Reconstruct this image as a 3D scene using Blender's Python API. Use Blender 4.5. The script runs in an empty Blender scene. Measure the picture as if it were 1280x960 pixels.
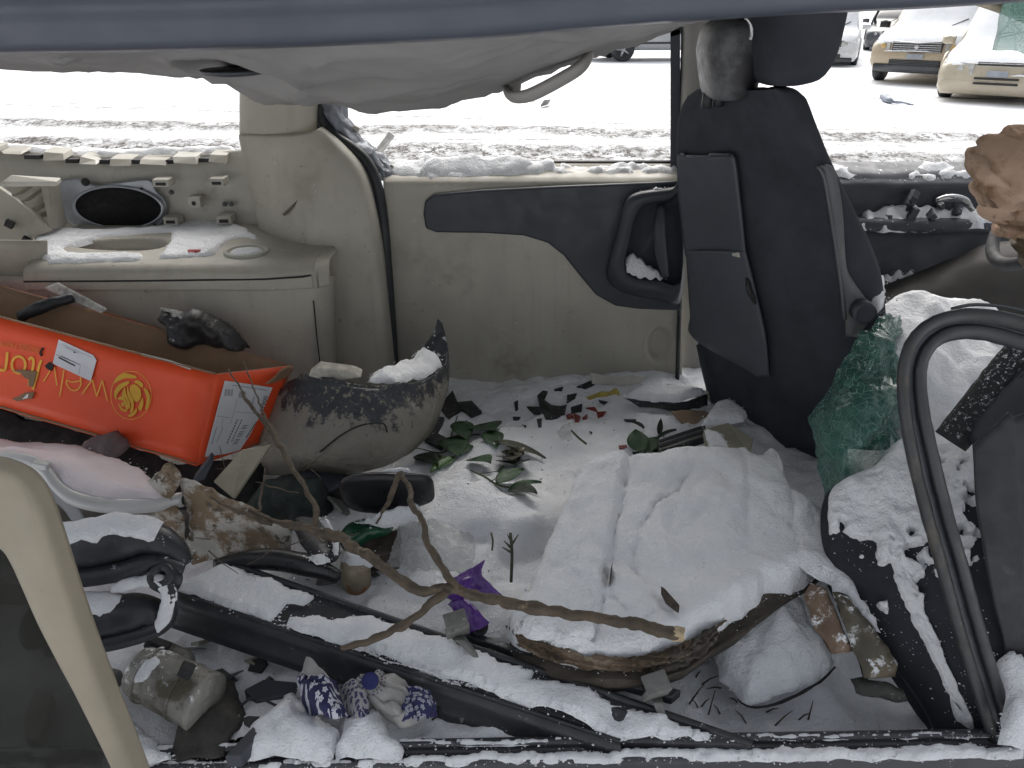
import bpy, bmesh, math, random
from math import sin, cos, pi, radians, sqrt, exp, atan2
from mathutils import Vector, Matrix, noise
random.seed(7)
S = bpy.context.scene
COL = S.collection
# ---------------------------------------------------------------- camera
FPX, PITCH, CAMH = 967.0, radians(26.4), 1.2
cam = bpy.data.cameras.new('camera'); camo = bpy.data.objects.new('camera', cam); COL.objects.link(camo)
camo.location = (0, 0, CAMH); camo.rotation_euler = (pi/2 - PITCH, 0, 0)
cam.sensor_width = 36; cam.lens = FPX/1280*36; cam.clip_start = 0.02; cam.clip_end = 600
S.camera = camo
# ---------------------------------------------------------------- light: overcast winter day, exposed for the shaded interior
SUN_EL, SUN_AZ = radians(50), radians(6)      # azimuth from +Y towards +X : the bright side of the overcast is beyond the van
w = bpy.data.worlds.new('World'); S.world = w; w.use_nodes = True
nt = w.node_tree; bg = nt.nodes['Background']
sky = nt.nodes.new('ShaderNodeTexSky'); sky.sky_type = 'NISHITA'; sky.sun_disc = False
sky.sun_elevation = SUN_EL; sky.sun_rotation = SUN_AZ; sky.dust_density = 6; sky.air_density = 1.5; sky.ozone_density = 1
hs = nt.nodes.new('ShaderNodeHueSaturation'); hs.inputs['Saturation'].default_value = 0.30
nt.links.new(sky.outputs[0], hs.inputs['Color']); nt.links.new(hs.outputs[0], bg.inputs['Color'])
bg.inputs['Strength'].default_value = 0.15
sun = bpy.data.lights.new('sun', 'SUN'); sun.energy = 1.5; sun.angle = radians(60); sun.color = (1, .98, .95)
suno = bpy.data.objects.new('sun', sun); COL.objects.link(suno)
sd = Vector((sin(SUN_AZ)*cos(SUN_EL), cos(SUN_AZ)*cos(SUN_EL), sin(SUN_EL)))
suno.rotation_euler = sd.to_track_quat('Z', 'Y').to_euler(); suno.location = sd*30
vs = S.view_settings; vs.view_transform = 'Standard'; vs.look = 'None'; vs.gamma = 1; vs.use_curve_mapping = False
vs.exposure = 0.45
# ---------------------------------------------------------------- helpers
CP, SP = cos(PITCH), sin(PITCH)
def P(u, v, Y=None, Z=None):
    """world point seen at photo pixel (u,v), at the depth given by the plane Y or by the height Z"""
    xr, yr = (u-640)/FPX, (480-v)/FPX
    d = Vector((xr, CP+yr*SP, -SP+yr*CP))
    t = Y/d.y if Y is not None else (Z-CAMH)/d.z
    return Vector((d.x*t, d.y*t, CAMH+d.z*t))
def PY(l, Y): return [P(u, v, Y=Y) for u, v in l]
def PZ(l, Z): return [P(u, v, Z=Z) for u, v in l]
def nz(p, s, o=0): return noise.noise(Vector((p[0]*s+o, p[1]*s-o*.7, p[2]*s+o*1.3)))
def fz(p, s, o=0, oc=4): return noise.fractal(Vector((p[0]*s+o, p[1]*s-o*.7, p[2]*s+o*1.3)), 1.0, 2.0, oc)
def V(*a): return Vector(a)
def spl(pts, n):
    """Catmull-Rom resample of a polyline to n points"""
    pts = [Vector(p) for p in pts]
    if len(pts) == 2: return [pts[0].lerp(pts[1], i/(n-1)) for i in range(n)]
    L = [0]
    for a, b in zip(pts, pts[1:]): L.append(L[-1]+max((b-a).length, 1e-6))
    out = []
    for i in range(n):
        s = L[-1]*i/(n-1); k = 0
        while k < len(pts)-2 and L[k+1] < s: k += 1
        t = min(1, max(0, (s-L[k])/(L[k+1]-L[k])))
        p1, p2 = pts[k], pts[k+1]
        p0 = pts[k-1] if k else p1*2-p2
        p3 = pts[k+2] if k+2 < len(pts) else p2*2-p1
        out.append(.5*((2*p1)+(p2-p0)*t+(2*p0-5*p1+4*p2-p3)*t*t+(3*p1-p0-3*p2+p3)*t**3))
    return out
def spl_c(pts, n):
    """closed version"""
    pts = [Vector(p) for p in pts]; m = len(pts); out = []
    for i in range(n):
        s = m*i/n; k = int(s); t = s-k
        p0, p1, p2, p3 = (pts[(k+j-1) % m] for j in range(4))
        out.append(.5*((2*p1)+(p2-p0)*t+(2*p0-5*p1+4*p2-p3)*t*t+(3*p1-p0-3*p2+p3)*t**3))
    return out
class B:
    """collects geometry for ONE mesh"""
    def __init__(s): s.v = []; s.f = []
    def add(s, vs, fs):
        o = len(s.v); s.v += [Vector(p) for p in vs]; s.f += [tuple(i+o for i in f) for f in fs]; return s
    def box(s, c, size, rot=None):
        c = Vector(c); h = [x/2 for x in size]
        vs = [Vector((x*h[0], y*h[1], z*h[2])) for x in (-1, 1) for y in (-1, 1) for z in (-1, 1)]
        if rot is not None: vs = [rot @ p for p in vs]
        return s.add([p+c for p in vs], [(0, 1, 3, 2), (4, 6, 7, 5), (0, 4, 5, 1), (2, 3, 7, 6), (0, 2, 6, 4), (1, 5, 7, 3)])
    def hexa(s, a, b):
        """solid between two quads a and b"""
        return s.add(list(a)+list(b), [(3, 2, 1, 0), (4, 5, 6, 7)]+[(i, (i+1) % 4, (i+1) % 4+4, i+4) for i in range(4)])
    def prism(s, poly, vec):
        n = len(poly); vec = Vector(vec)
        return s.add(list(poly)+[Vector(p)+vec for p in poly], [tuple(range(n))[::-1], tuple(range(n, 2*n))]+[(i, (i+1) % n, n+(i+1) % n, n+i) for i in range(n)])
    def grid(s, rows, cu=False, cv=False):
        r, c = len(rows), len(rows[0]); fs = []
        for i in range(r if cv else r-1):
            for j in range(c if cu else c-1):
                a, b = i % r, (i+1) % r
                fs.append((a*c+j, a*c+(j+1) % c, b*c+(j+1) % c, b*c+j))
        return s.add([p for q in rows for p in q], fs)
    def patch(s, rows, nu, nv, fn=None):
        """smooth surface through a net of control points"""
        R = [spl(r, nu) for r in rows]
        C = [spl([r[j] for r in R], nv) for j in range(nu)]
        G = [[C[j][i] for j in range(nu)] for i in range(nv)]
        if fn: G = [[Vector(fn(p, j/(nu-1), i/(nv-1))) for j, p in enumerate(r)] for i, r in enumerate(G)]
        return s.grid(G)
    def loft(s, rings, cap=True):
        n = len(rings[0]); o = len(s.v); s.grid(rings, cu=True)
        if cap: s.f.append(tuple(range(o, o+n))[::-1]); s.f.append(tuple(range(o+n*(len(rings)-1), o+n*len(rings))))
        return s
    def tube(s, path, rad, n=8, cap=True, rn=0, seed=0, flat=1, up=None):
        path = [Vector(p) for p in path]; rings = []; m = len(path)
        if not hasattr(rad, '__len__'): rad = [rad]*m
        elif len(rad) != m:
            k = len(rad)-1; rad = [rad[min(int(i/(m-1)*k), k-1)]*(1-(i/(m-1)*k-min(int(i/(m-1)*k), k-1)))+rad[min(int(i/(m-1)*k), k-1)+1]*(i/(m-1)*k-min(int(i/(m-1)*k), k-1)) for i in range(m)]
        nrm = Vector(up) if up else None
        for i, p in enumerate(path):
            t = (path[min(i+1, m-1)]-path[max(i-1, 0)]).normalized()
            if nrm is None: nrm = t.orthogonal()
            nrm = (nrm-t*nrm.dot(t)).normalized(); bi = t.cross(nrm)
            rings.append([p+(nrm*cos(a)*flat+bi*sin(a))*rad[i]*(1+(rn*noise.noise(p*60+Vector((cos(a)+seed, sin(a), seed))) if rn else 0)) for a in [2*pi*j/n for j in range(n)]])
        return s.loft(rings, cap)
    def lathe(s, c, axis, prof, n=24):
        """prof = (distance along axis, radius)"""
        c = Vector(c); ax = Vector(axis).normalized(); a1 = ax.orthogonal().normalized(); a2 = ax.cross(a1)
        return s.loft([[c+ax*h+(a1*cos(2*pi*j/n)+a2*sin(2*pi*j/n))*max(r, 1e-4) for j in range(n)] for h, r in prof])
    def pillow(s, poly, thick, res=.012, edge=.03, jag=.012, lump=.008, seed=0, sc=18, base=None, crumb=1.0, grit=.0010):
        """snow lying on the surface spanned by a 3D outline: soft edge, uneven top"""
        poly = [Vector(p) for p in poly]; n = len(poly); out = []
        for i in range(n):
            a, b = poly[i], poly[(i+1) % n]; m = max(1, int((b-a).length/(res*.8)))
            for k in range(m):
                p = a.lerp(b, k/m)
                out.append(p+Vector((fz(p, 22, seed, 3), fz(p, 22, seed+9.1, 3), 0))*jag)
        ctrl = poly+[(poly[i]+poly[(i+1) % n])/2 for i in range(n)]
        def bz(x, y):
            sw = sz = 0
            for q in ctrl:
                d = (q.x-x)**2+(q.y-y)**2+1e-6; ww = 1/d**1.5; sw += ww; sz += ww*q.z
            return sz/sw
        if base is None: base = bz
        def inside(x, y):
            c = False
            for i in range(n2):
                x1, y1, x2, y2 = E[i]
                if (y1 > y) != (y2 > y) and x < (x2-x1)*(y-y1)/(y2-y1)+x1: c = not c
            return c
        n2 = len(out); E = [(out[i].x, out[i].y, out[(i+1) % n2].x, out[(i+1) % n2].y) for i in range(n2)]
        def near(x, y):
            best = 1e9; bp = None
            for q in out:
                d = (q.x-x)**2+(q.y-y)**2
                if d < best: best = d; bp = q
            return sqrt(best), bp
        x0 = min(p.x for p in out)-res; x1 = max(p.x for p in out)+res; y0 = min(p.y for p in out)-res; y1 = max(p.y for p in out)+res
        nx = int((x1-x0)/res)+2; ny = int((y1-y0)/res)+2; ins = {}
        for i in range(nx):
            for j in range(ny):
                if inside(x0+(i+.5)*res, y0+(j+.5)*res): ins[i, j] = 1
        idx = {}; vs = []; fs = []
        def vid(i, j):
            if (i, j) in idx: return idx[i, j]
            x, y = x0+i*res, y0+j*res
            bd = not all((i-a, j-b) in ins for a in (0, 1) for b in (0, 1))
            d, q = near(x, y)
            if bd: p = Vector((q.x, q.y, base(q.x, q.y)-.004)); idx[i, j] = len(vs); vs.append(p); return idx[i, j]
            h = thick*sqrt(max(0, 1-(1-min(1, d/edge))**2))
            p = Vector((x, y, base(x, y)+h)); k = min(1, d/edge)
            p.z += k*(lump*fz((x, y, seed), sc, seed, 4)+grit*fz((x, y, 0), 95, seed, 2))
            idx[i, j] = len(vs); vs.append(p); return idx[i, j]
        for (i, j) in ins: fs.append((vid(i, j), vid(i+1, j), vid(i+1, j+1), vid(i, j+1)))
        s.add(vs, fs)
        if crumb:                       # loose grains scattered along the edge
            rr = random.Random(int(seed*100)+n2); c0 = sum(out, Vector())/n2
            for k in range(int(min(700, n2*1.6*crumb))):
                q = out[rr.randrange(n2)]; d = (q-c0); d.z = 0; d = d.normalized() if d.length > 1e-6 else V(1, 0, 0)
                p = q+d*(rr.expovariate(1/.0065)-.004)+V(rr.gauss(0, .004), rr.gauss(0, .004), 0); r = min(.0035, .0007+rr.expovariate(1/.0008))
                p.z = base(p.x, p.y)+r*.4
                a = rr.random()*6.28; e1 = V(cos(a), sin(a), 0)*r; e2 = V(-sin(a), cos(a), 0)*r*rr.uniform(.6, 1); up = V(0, 0, r*rr.uniform(.5, .9))
                s.add([p+e1, p+e2, p-e1, p-e2, p+up, p-up], [(0, 1, 4), (1, 2, 4), (2, 3, 4), (3, 0, 4), (1, 0, 5), (2, 1, 5), (3, 2, 5), (0, 3, 5)])
        return s
    def lump(s, poly, front, back=None, nrm=(0, -1, 0), **kw):
        """closed rounded body with the given outline, bulging along nrm"""
        q = Vector(nrm).normalized().rotation_difference(Vector((0, 0, 1))); c = sum((Vector(p) for p in poly), Vector())/len(poly); qi = q.inverted()
        loc = [q @ (Vector(p)-c) for p in poly]
        for sg, th in ((1, front), (-1, back if back is not None else front)):
            t = B().pillow([V(p.x, p.y, p.z*sg) for p in loc], th, crumb=0, grit=0, **kw)
            s.add([c+qi @ V(p.x, p.y, (p.z+.004)*sg) for p in t.v], t.f)
        return s
    def capsnow(s, path, rad, th=.008, a0=-60, a1=60, seed=0, n=14):
        """snow lying along the top of a bar or pipe"""
        path = [Vector(p) for p in path]; m = len(path); rows = []
        for i, p in enumerate(path):
            t = (path[min(i+1, m-1)]-path[max(i-1, 0)]).normalized(); sd = t.cross(V(0, 0, 1)).normalized(); up = sd.cross(t)
            r = rad[min(len(rad)-1, int(i/m*len(rad)))] if hasattr(rad, '__len__') else rad
            j0 = a0+22*fz(p, 30, seed, 3); j1 = a1+22*fz(p, 30, seed+5, 3); e = min(1, i/3, (m-1-i)/3); rw = []
            for k in range(n):
                q = k/(n-1); a = radians(j0+(j1-j0)*q); h = th*e*sqrt(max(0, 1-(2*q-1)**4))*(1+.35*fz(p+sd*q*.05, 40, seed+2, 3))-.002
                rw.append(p+(up*cos(a)+sd*sin(a))*(r+h))
            rows.append(rw)
        return s.grid(rows)
    def warp(s, fn):
        s.v = [Vector(fn(p)) for p in s.v]; return s
    def obj(s, name, mat, parent=None, smooth=True, bevel=0, sub=0, solid=0, recalc=True, seg=2, offs=0, ang=None):
        me = bpy.data.meshes.new(name); me.from_pydata([tuple(p) for p in s.v], [], s.f); me.validate()
        if recalc:
            bm = bmesh.new(); bm.from_mesh(me); bmesh.ops.remove_doubles(bm, verts=bm.verts, dist=1e-5); bmesh.ops.recalc_face_normals(bm, faces=bm.faces); bm.to_mesh(me); bm.free()
        return link(name, me, mat, parent, smooth, bevel, sub, solid, seg, offs, ang)
def link(name, me, mat, parent=None, smooth=True, bevel=0, sub=0, solid=0, seg=2, offs=0, ang=None):
    o = bpy.data.objects.new(name, me); COL.objects.link(o)
    if mat: me.materials.append(mat)
    if smooth:
        me.polygons.foreach_set('use_smooth', [True]*len(me.polygons))
        if ang is not None: me.set_sharp_from_angle(angle=radians(ang))
    if solid: m = o.modifiers.new('solid', 'SOLIDIFY'); m.thickness = solid; m.offset = offs
    if bevel: m = o.modifiers.new('bevel', 'BEVEL'); m.width = bevel; m.segments = seg; m.limit_method = 'ANGLE'; m.harden_normals = False
    if sub: m = o.modifiers.new('sub', 'SUBSURF'); m.levels = sub; m.render_levels = sub
    if parent: o.parent = parent
    return o
def tag(o, label, cat, group=None):
    o['label'] = label; o['category'] = cat
    if group: o['group'] = group
    return o
def struct(o): o['kind'] = 'structure'; return o
def stuff(o, label=None):
    o['kind'] = 'stuff'
    if label: o['label'] = label
    return o
def thing(name, label, cat, group=None):
    o = bpy.data.objects.new(name, None); COL.objects.link(o); o.empty_display_size = .05
    return tag(o, label, cat, group)
def finish():
    """put every origin at the base of its thing"""
    bpy.context.view_layer.update()
    for o in list(S.objects):
        if o.parent or o.type not in ('MESH', 'EMPTY'): continue
        pts = [c.matrix_world @ Vector(q) for c in ([o] if o.type == 'MESH' else o.children) if c.type == 'MESH' for q in c.bound_box]
        if not pts: continue
        b = Vector(((min(p.x for p in pts)+max(p.x for p in pts))/2, (min(p.y for p in pts)+max(p.y for p in pts))/2, min(p.z for p in pts)))
        if o.type == 'MESH':
            if o.data.users > 1 or o.location.length > 0: continue
            o.data.transform(Matrix.Translation(-b)); 
        o.location = o.location+b
        for c in o.children: c.location = c.location-b
# ---------------------------------------------------------------- materials
MATS = {}
def M(name, col, rough=.6, var=.12, vs=6, bump=.0, bs=120, metal=0, spots=(), frost=None, spec=.5, coat=0, sss=0, bump2=None, trans=0, alpha=1, split=None, streak=None):
    """procedural material: mottled base, spots=[(colour, scale, lo, hi, detail)], frost=(amount, scale) snow dust on upward faces"""
    if name in MATS: return MATS[name]
    m = bpy.data.materials.new(name); m.use_nodes = True; t = m.node_tree; N = t.nodes; L = t.links
    b = N['Principled BSDF']; tc = N.new('ShaderNodeTexCoord'); co = tc.outputs['Object']
    def nz_(s, d=3, r=.6):
        n = N.new('ShaderNodeTexNoise'); n.inputs['Scale'].default_value = s; n.inputs['Detail'].default_value = d; n.inputs['Roughness'].default_value = r
        L.new(co, n.inputs['Vector']); return n.outputs['Fac']
    def rmp(x, lo, hi, a=0, z=1):
        r = N.new('ShaderNodeMapRange'); r.interpolation_type = 'SMOOTHSTEP'; L.new(x, r.inputs[0])
        for i, q in enumerate((lo, hi, a, z)): r.inputs[i+1].default_value = q
        return r.outputs[0]
    def mix(f, a, c):
        x = N.new('ShaderNodeMix'); x.data_type = 'RGBA'; L.new(f, x.inputs[0])
        for sck, q in ((6, a), (7, c)):
            if isinstance(q, tuple): x.inputs[sck].default_value = (*q, 1)
            else: L.new(q, x.inputs[sck])
        return x.outputs[2]
    def mul(a, c):
        x = N.new('ShaderNodeMath'); x.operation = 'MULTIPLY'; L.new(a, x.inputs[0])
        if isinstance(c, float): x.inputs[1].default_value = c
        else: L.new(c, x.inputs[1])
        return x.outputs[0]
    c = mix(rmp(nz_(vs), .3, .7), tuple(x*(1-var) for x in col), tuple(min(1, x*(1+var)) for x in col))
    for sp in spots:
        sc, s_, lo, hi = sp[:4]; c = mix(rmp(nz_(s_, sp[4] if len(sp) > 4 else 8, .65), lo, hi), c, tuple(sc))
    if streak:                                    # faint run marks: (colour, lo, hi)
        mp = N.new('ShaderNodeMapping'); mp.inputs['Scale'].default_value = (16, 16, 1.1); L.new(co, mp.inputs[0]); sn = N.new('ShaderNodeTexNoise'); sn.inputs['Scale'].default_value = 1.6; sn.inputs['Detail'].default_value = 5; L.new(mp.outputs[0], sn.inputs['Vector'])
        c = mix(mul(rmp(sn.outputs['Fac'], streak[1], streak[2]), .22), c, streak[0])
    if split:                                     # mud up to a ragged line: (height, raggedness, colour)
        g0 = N.new('ShaderNodeNewGeometry'); s0 = N.new('ShaderNodeSeparateXYZ'); L.new(g0.outputs['Position'], s0.inputs[0])
        ad = N.new('ShaderNodeMath'); ad.operation = 'MULTIPLY_ADD'; L.new(nz_(24, 8, .75), ad.inputs[0]); ad.inputs[1].default_value = split[1]; L.new(s0.outputs[2], ad.inputs[2])
        c = mix(rmp(ad.outputs[0], split[0]+split[1]*.5-.012, split[0]+split[1]*.5+.012), split[2], c)
    if frost:
        g = N.new('ShaderNodeNewGeometry'); sx = N.new('ShaderNodeSeparateXYZ'); L.new(g.outputs['Normal'], sx.inputs[0])
        up = rmp(sx.outputs[2], .1, .75)
        a = rmp(nz_(frost[1], 10, .75), .75-frost[0]*.5, .82-frost[0]*.5)
        f = mul(a, up); c = mix(f, c, (.82, .84, .87))
    L.new(c, b.inputs['Base Color'])
    r = rmp(nz_(vs*3), .3, .7, max(0, rough-.1), min(1, rough+.1)); L.new(r, b.inputs['Roughness'])
    b.inputs['Metallic'].default_value = metal; b.inputs['Specular IOR Level'].default_value = spec
    if coat: b.inputs['Coat Weight'].default_value = coat; b.inputs['Coat Roughness'].default_value = .15
    if trans: b.inputs['Transmission Weight'].default_value = trans
    if alpha < 1: b.inputs['Alpha'].default_value = alpha
    if sss: b.inputs['Subsurface Weight'].default_value = sss; b.inputs['Subsurface Radius'].default_value = (.02, .025, .03); b.inputs['Subsurface Scale'].default_value = .4
    if bump:
        q = N.new('ShaderNodeBump'); q.inputs['Strength'].default_value = bump; q.inputs['Distance'].default_value = .004
        L.new(nz_(bs, 5, .6), q.inputs['Height'])
        if bump2:
            q2 = N.new('ShaderNodeBump'); q2.inputs['Strength'].default_value = bump2[0]; q2.inputs['Distance'].default_value = .02
            L.new(nz_(bump2[1], 4, .55), q2.inputs['Height']); L.new(q.outputs[0], q2.inputs['Normal']); L.new(q2.outputs[0], b.inputs['Normal'])
        else: L.new(q.outputs[0], b.inputs['Normal'])
    MATS[name] = m; return m
SNOW = M('snow', (.83, .845, .87), .8, .03, 9, 1.0, 240, spec=.2, bump2=(.38, 55), spots=[((.30, .28, .25), 75, .755, .775, 4)])
SNOWD = M('snow dusty', (.80, .81, .83), .8, .05, 30, .7, 300, spec=.2, spots=[((.32, .30, .27), 60, .66, .75)], bump2=(.35, 40))
SNOWP = M('pink snow', (.72, .65, .675), .8, .05, 9, .5, 260, spec=.2)
BEIGE = M('beige plastic', (.365, .345, .295), .55, .09, 4, .12, 700, spots=[((.22, .20, .16), 5, .52, .80, 8), ((.14, .12, .09), 38, .64, .74, 6), ((.48, .47, .45), 90, .70, .74, 2)], streak=((.24, .22, .18), .52, .72))
BEIGEL = M('beige pale plastic', (.40, .385, .34), .5, .09, 5, .1, 600, spots=[((.20, .18, .14), 7, .54, .8, 8), ((.12, .10, .08), 40, .66, .74, 6)], streak=((.26, .24, .20), .54, .74))
TAN = M('tan plastic', (.42, .36, .26), .5, .05, 5, .1, 600, spots=[((.15, .12, .08), 12, .68, .8)])
LINER = M('headliner cloth', (.24, .235, .228), .95, .06, 5, .35, 900, spec=.1, spots=[((.20, .15, .09), 3, .64, .78)])
PAINT = M('blue grey paint', (.044, .052, .070), .5, .06, 5, .02, 400, coat=.1)
DARK = M('charcoal plastic', (.042, .047, .058), .5, .12, 6, .15, 800, spots=[((.09, .09, .09), 20, .70, .85)])
DARKF = M('charcoal plastic snowy', (.042, .047, .058), .5, .12, 6, .15, 800, frost=(.30, 45))
CLOTHD = M('charcoal seat cloth', (.046, .051, .062), .9, .15, 8, .5, 1100, spec=.15)
CLOTHF = M('charcoal seat cloth snowy', (.038, .042, .050), .9, .15, 8, .5, 1100, spec=.15, frost=(.14, 90))
GREYP = M('grey seat vinyl', (.09, .095, .10), .55, .08, 8, .2, 900)
RUBBER = M('black rubber', (.022, .024, .027), .55, .2, 8, .1, 300, spots=[((.10, .10, .095), 16, .64, .8)])
BLACK = M('black void plastic', (.012, .012, .013), .7, .2, 8, .1, 300)
METALB = M('galvanised blue grey metal', (.33, .35, .38), .45, .12, 9, .1, 200, metal=.6)
CRUMP = M('crumpled grey metal', (.16, .175, .20), .5, .2, 14, .3, 120, metal=.3, frost=(.36, 60))
# ================================================================ outside ground
def ground():
    m = bpy.data.materials.new('snowy yard'); m.use_nodes = True; t = m.node_tree; N = t.nodes; L = t.links; b = N['Principled BSDF']
    g = N.new('ShaderNodeNewGeometry'); sx = N.new('ShaderNodeSeparateXYZ'); L.new(g.outputs['Position'], sx.inputs[0])
    def nse(s, d=8, r=.7):
        n = N.new('ShaderNodeTexNoise'); n.inputs['Scale'].default_value = s; n.inputs['Detail'].default_value = d; n.inputs['Roughness'].default_value = r
        L.new(g.outputs['Position'], n.inputs['Vector']); return n.outputs['Fac']
    def math(op, a, c, d=None):
        x = N.new('ShaderNodeMath'); x.operation = op
        for i, q in enumerate((a, c, d)):
            if q is None: continue
            if isinstance(q, (int, float)): x.inputs[i].default_value = q
            else: L.new(q, x.inputs[i])
        return x.outputs[0]
    def ss(x, lo, hi, a=0, z=1):
        r = N.new('ShaderNodeMapRange'); r.interpolation_type = 'SMOOTHSTEP'; L.new(x, r.inputs[0])
        for i, q in enumerate((lo, hi, a, z)): r.inputs[i+1].default_value = q
        return r.outputs[0]
    # wheel tracks running along the van, a little oblique: grit shows through the snow there
    yy = math('ADD', sx.outputs[1], math('MULTIPLY', sx.outputs[0], 0.10))
    yy = math('ADD', yy, math('MULTIPLY', math('SUBTRACT', nse(.5, 2), .5), .8))
    tot = None
    for c0, wd, amp in ((4.75, .38, 1.0), (5.6, .25, .9), (6.9, .45, 1.0), (8.1, .25, .9), (9.4, .50, 1.0), (11.2, .4, .9)):
        d = math('ABSOLUTE', math('SUBTRACT', yy, c0), 0)
        q = math('MULTIPLY', ss(d, wd*.3, wd*1.3, 1, 0), amp)
        tot = q if tot is None else math('MAXIMUM', tot, q)
    cx = math('MULTIPLY', sx.outputs[0], sx.outputs[0])
    for c0, q2, ln, wd, amp in ((6.2, .016, .18, .05, .8), (6.45, .016, .18, .04, .7), (8.4, .010, -.12, .05, .75), (8.75, .010, -.12, .05, .75), (10.2, .012, .05, .06, .7), (12.2, .0, .22, .07, .7), (12.6, .0, .22, .06, .6), (14.5, .004, -.1, .08, .6)):
        d = math('ABSOLUTE', math('SUBTRACT', math('ADD', sx.outputs[1], math('ADD', math('MULTIPLY', cx, q2), math('MULTIPLY', sx.outputs[0], ln))), c0), 0)
        tot = math('MAXIMUM', tot, math('MULTIPLY', ss(d, wd*.5, wd*1.5, 1, 0), amp))
    gr = math('MULTIPLY', ss(nse(7, 6, .8), .44, .55), tot)
    gr2 = math('MULTIPLY', ss(nse(22, 5, .75), .40, .50), gr)
    x = N.new('ShaderNodeMix'); x.data_type = 'RGBA'; L.new(gr2, x.inputs[0]); x.inputs[7].default_value = (.08, .07, .06, 1)
    x0 = N.new('ShaderNodeMix'); x0.data_type = 'RGBA'; L.new(math('MULTIPLY', ss(nse(2.5, 5, .7), .30, .62), tot), x0.inputs[0]); x0.inputs[6].default_value = (.80, .81, .83, 1); x0.inputs[7].default_value = (.36, .358, .355, 1); L.new(x0.outputs[2], x.inputs[6])
    L.new(x.outputs[2], b.inputs['Base Color']); b.inputs['Roughness'].default_value = .8; b.inputs['Specular IOR Level'].default_value = .2
    bp = N.new('ShaderNodeBump'); bp.inputs['Strength'].default_value = .5; bp.inputs['Distance'].default_value = .04
    L.new(nse(7, 8, .65), bp.inputs['Height']); L.new(bp.outputs[0], b.inputs['Normal'])
    xs = [-260, -120, -60, -30]+[-14+.25*i for i in range(125)]+[30, 60, 120, 260]
    ys = [-60, -20, -6]+[-1+.12*i for i in range(160)]+[21, 24, 30, 45, 80, 150, 320]
    def h(x, y):
        if not (-14 <= x <= 17 and y < 18.2): return -.42
        z = .018*noise.noise(Vector((x*.7, y*.7, 3)))+.012*noise.noise(Vector((x*2.1, y*2.1, 5)))
        k = y+.10*x
        for c0, wd, dp in ((4.75, .34, .06), (5.5, .22, .04), (6.75, .40, .06), (7.9, .22, .04), (9.2, .40, .05), (10.8, .3, .04)):
            d = abs(k-c0)/wd
            z += -dp*exp(-d*d)+dp*.8*exp(-(d-1.6)**2*2)
            if d < 1.4: z += .03*noise.noise(Vector((x*5, y*9, c0)))
        return -.42+z*min(1, (18.2-y)/3)
    B().grid([[V(x, y, h(x, y)) for x in xs] for y in ys]).obj('snowy_ground', m).__setitem__('kind', 'structure')
ground()
# ================================================================ the wrecked van's body
van = thing('wrecked_minivan', 'wrecked minivan body seen from inside, beige trim, crushed roof', 'minivan')
B().box((0, 1.75, -.20), (4.4, 1.62, .06)).obj('floor_pan', M('dark carpet', (.035, .033, .03), .95, .2, 9, .6, 300), van, False)
# ---- near roof rail, bowed, and the roof skin above it
def rail():
    low = [(-260, 66), (0, 62), (200, 59), (400, 53), (600, 43), (800, 26), (1000, 13), (1180, 4), (1400, -12), (1700, -40)]
    rows = []
    for dy, dv in ((.06, 3), (.010, 0), (0, -5), (-.004, -20), (-.006, -34), (-.012, -44), (-.014, -62), (.02, -95), (.16, -125)):
        rows.append([P(u, v+dv, Y=.94+dy) for u, v in low])
    B().patch(rows, 60, 40).obj('roof_rail', PAINT, van, solid=.004)
rail()
def roof():
    rows = []
    for Y, z in ((1.08, 1.36), (1.4, 1.30), (1.75, 1.27), (2.1, 1.31), (2.45, 1.30), (2.52, 1.2)):
        rows.append([V(x, Y, z+.05*sin(x*2.2+1)+.06*(x > .9)) for x in (-2.2, -1.5, -.8, -.1, .6, 1.2)])
    def f(p, a, b_): return p+V(0, 0, .025*fz(p, 3.5, 3, 3))
    B().patch(rows, 60, 40, f).obj('roof_skin', PAINT, van, solid=.006)
    q = B(); q.pillow([V(-2.1, 1.12, 1.36), V(.9, 1.12, 1.38), V(1.0, 2.4, 1.33), V(-2.1, 2.4, 1.31)], .06, .04, .08, .02, .02, 3, 5); stuff(q.obj('roof_snow', SNOW, van))
roof()
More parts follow.
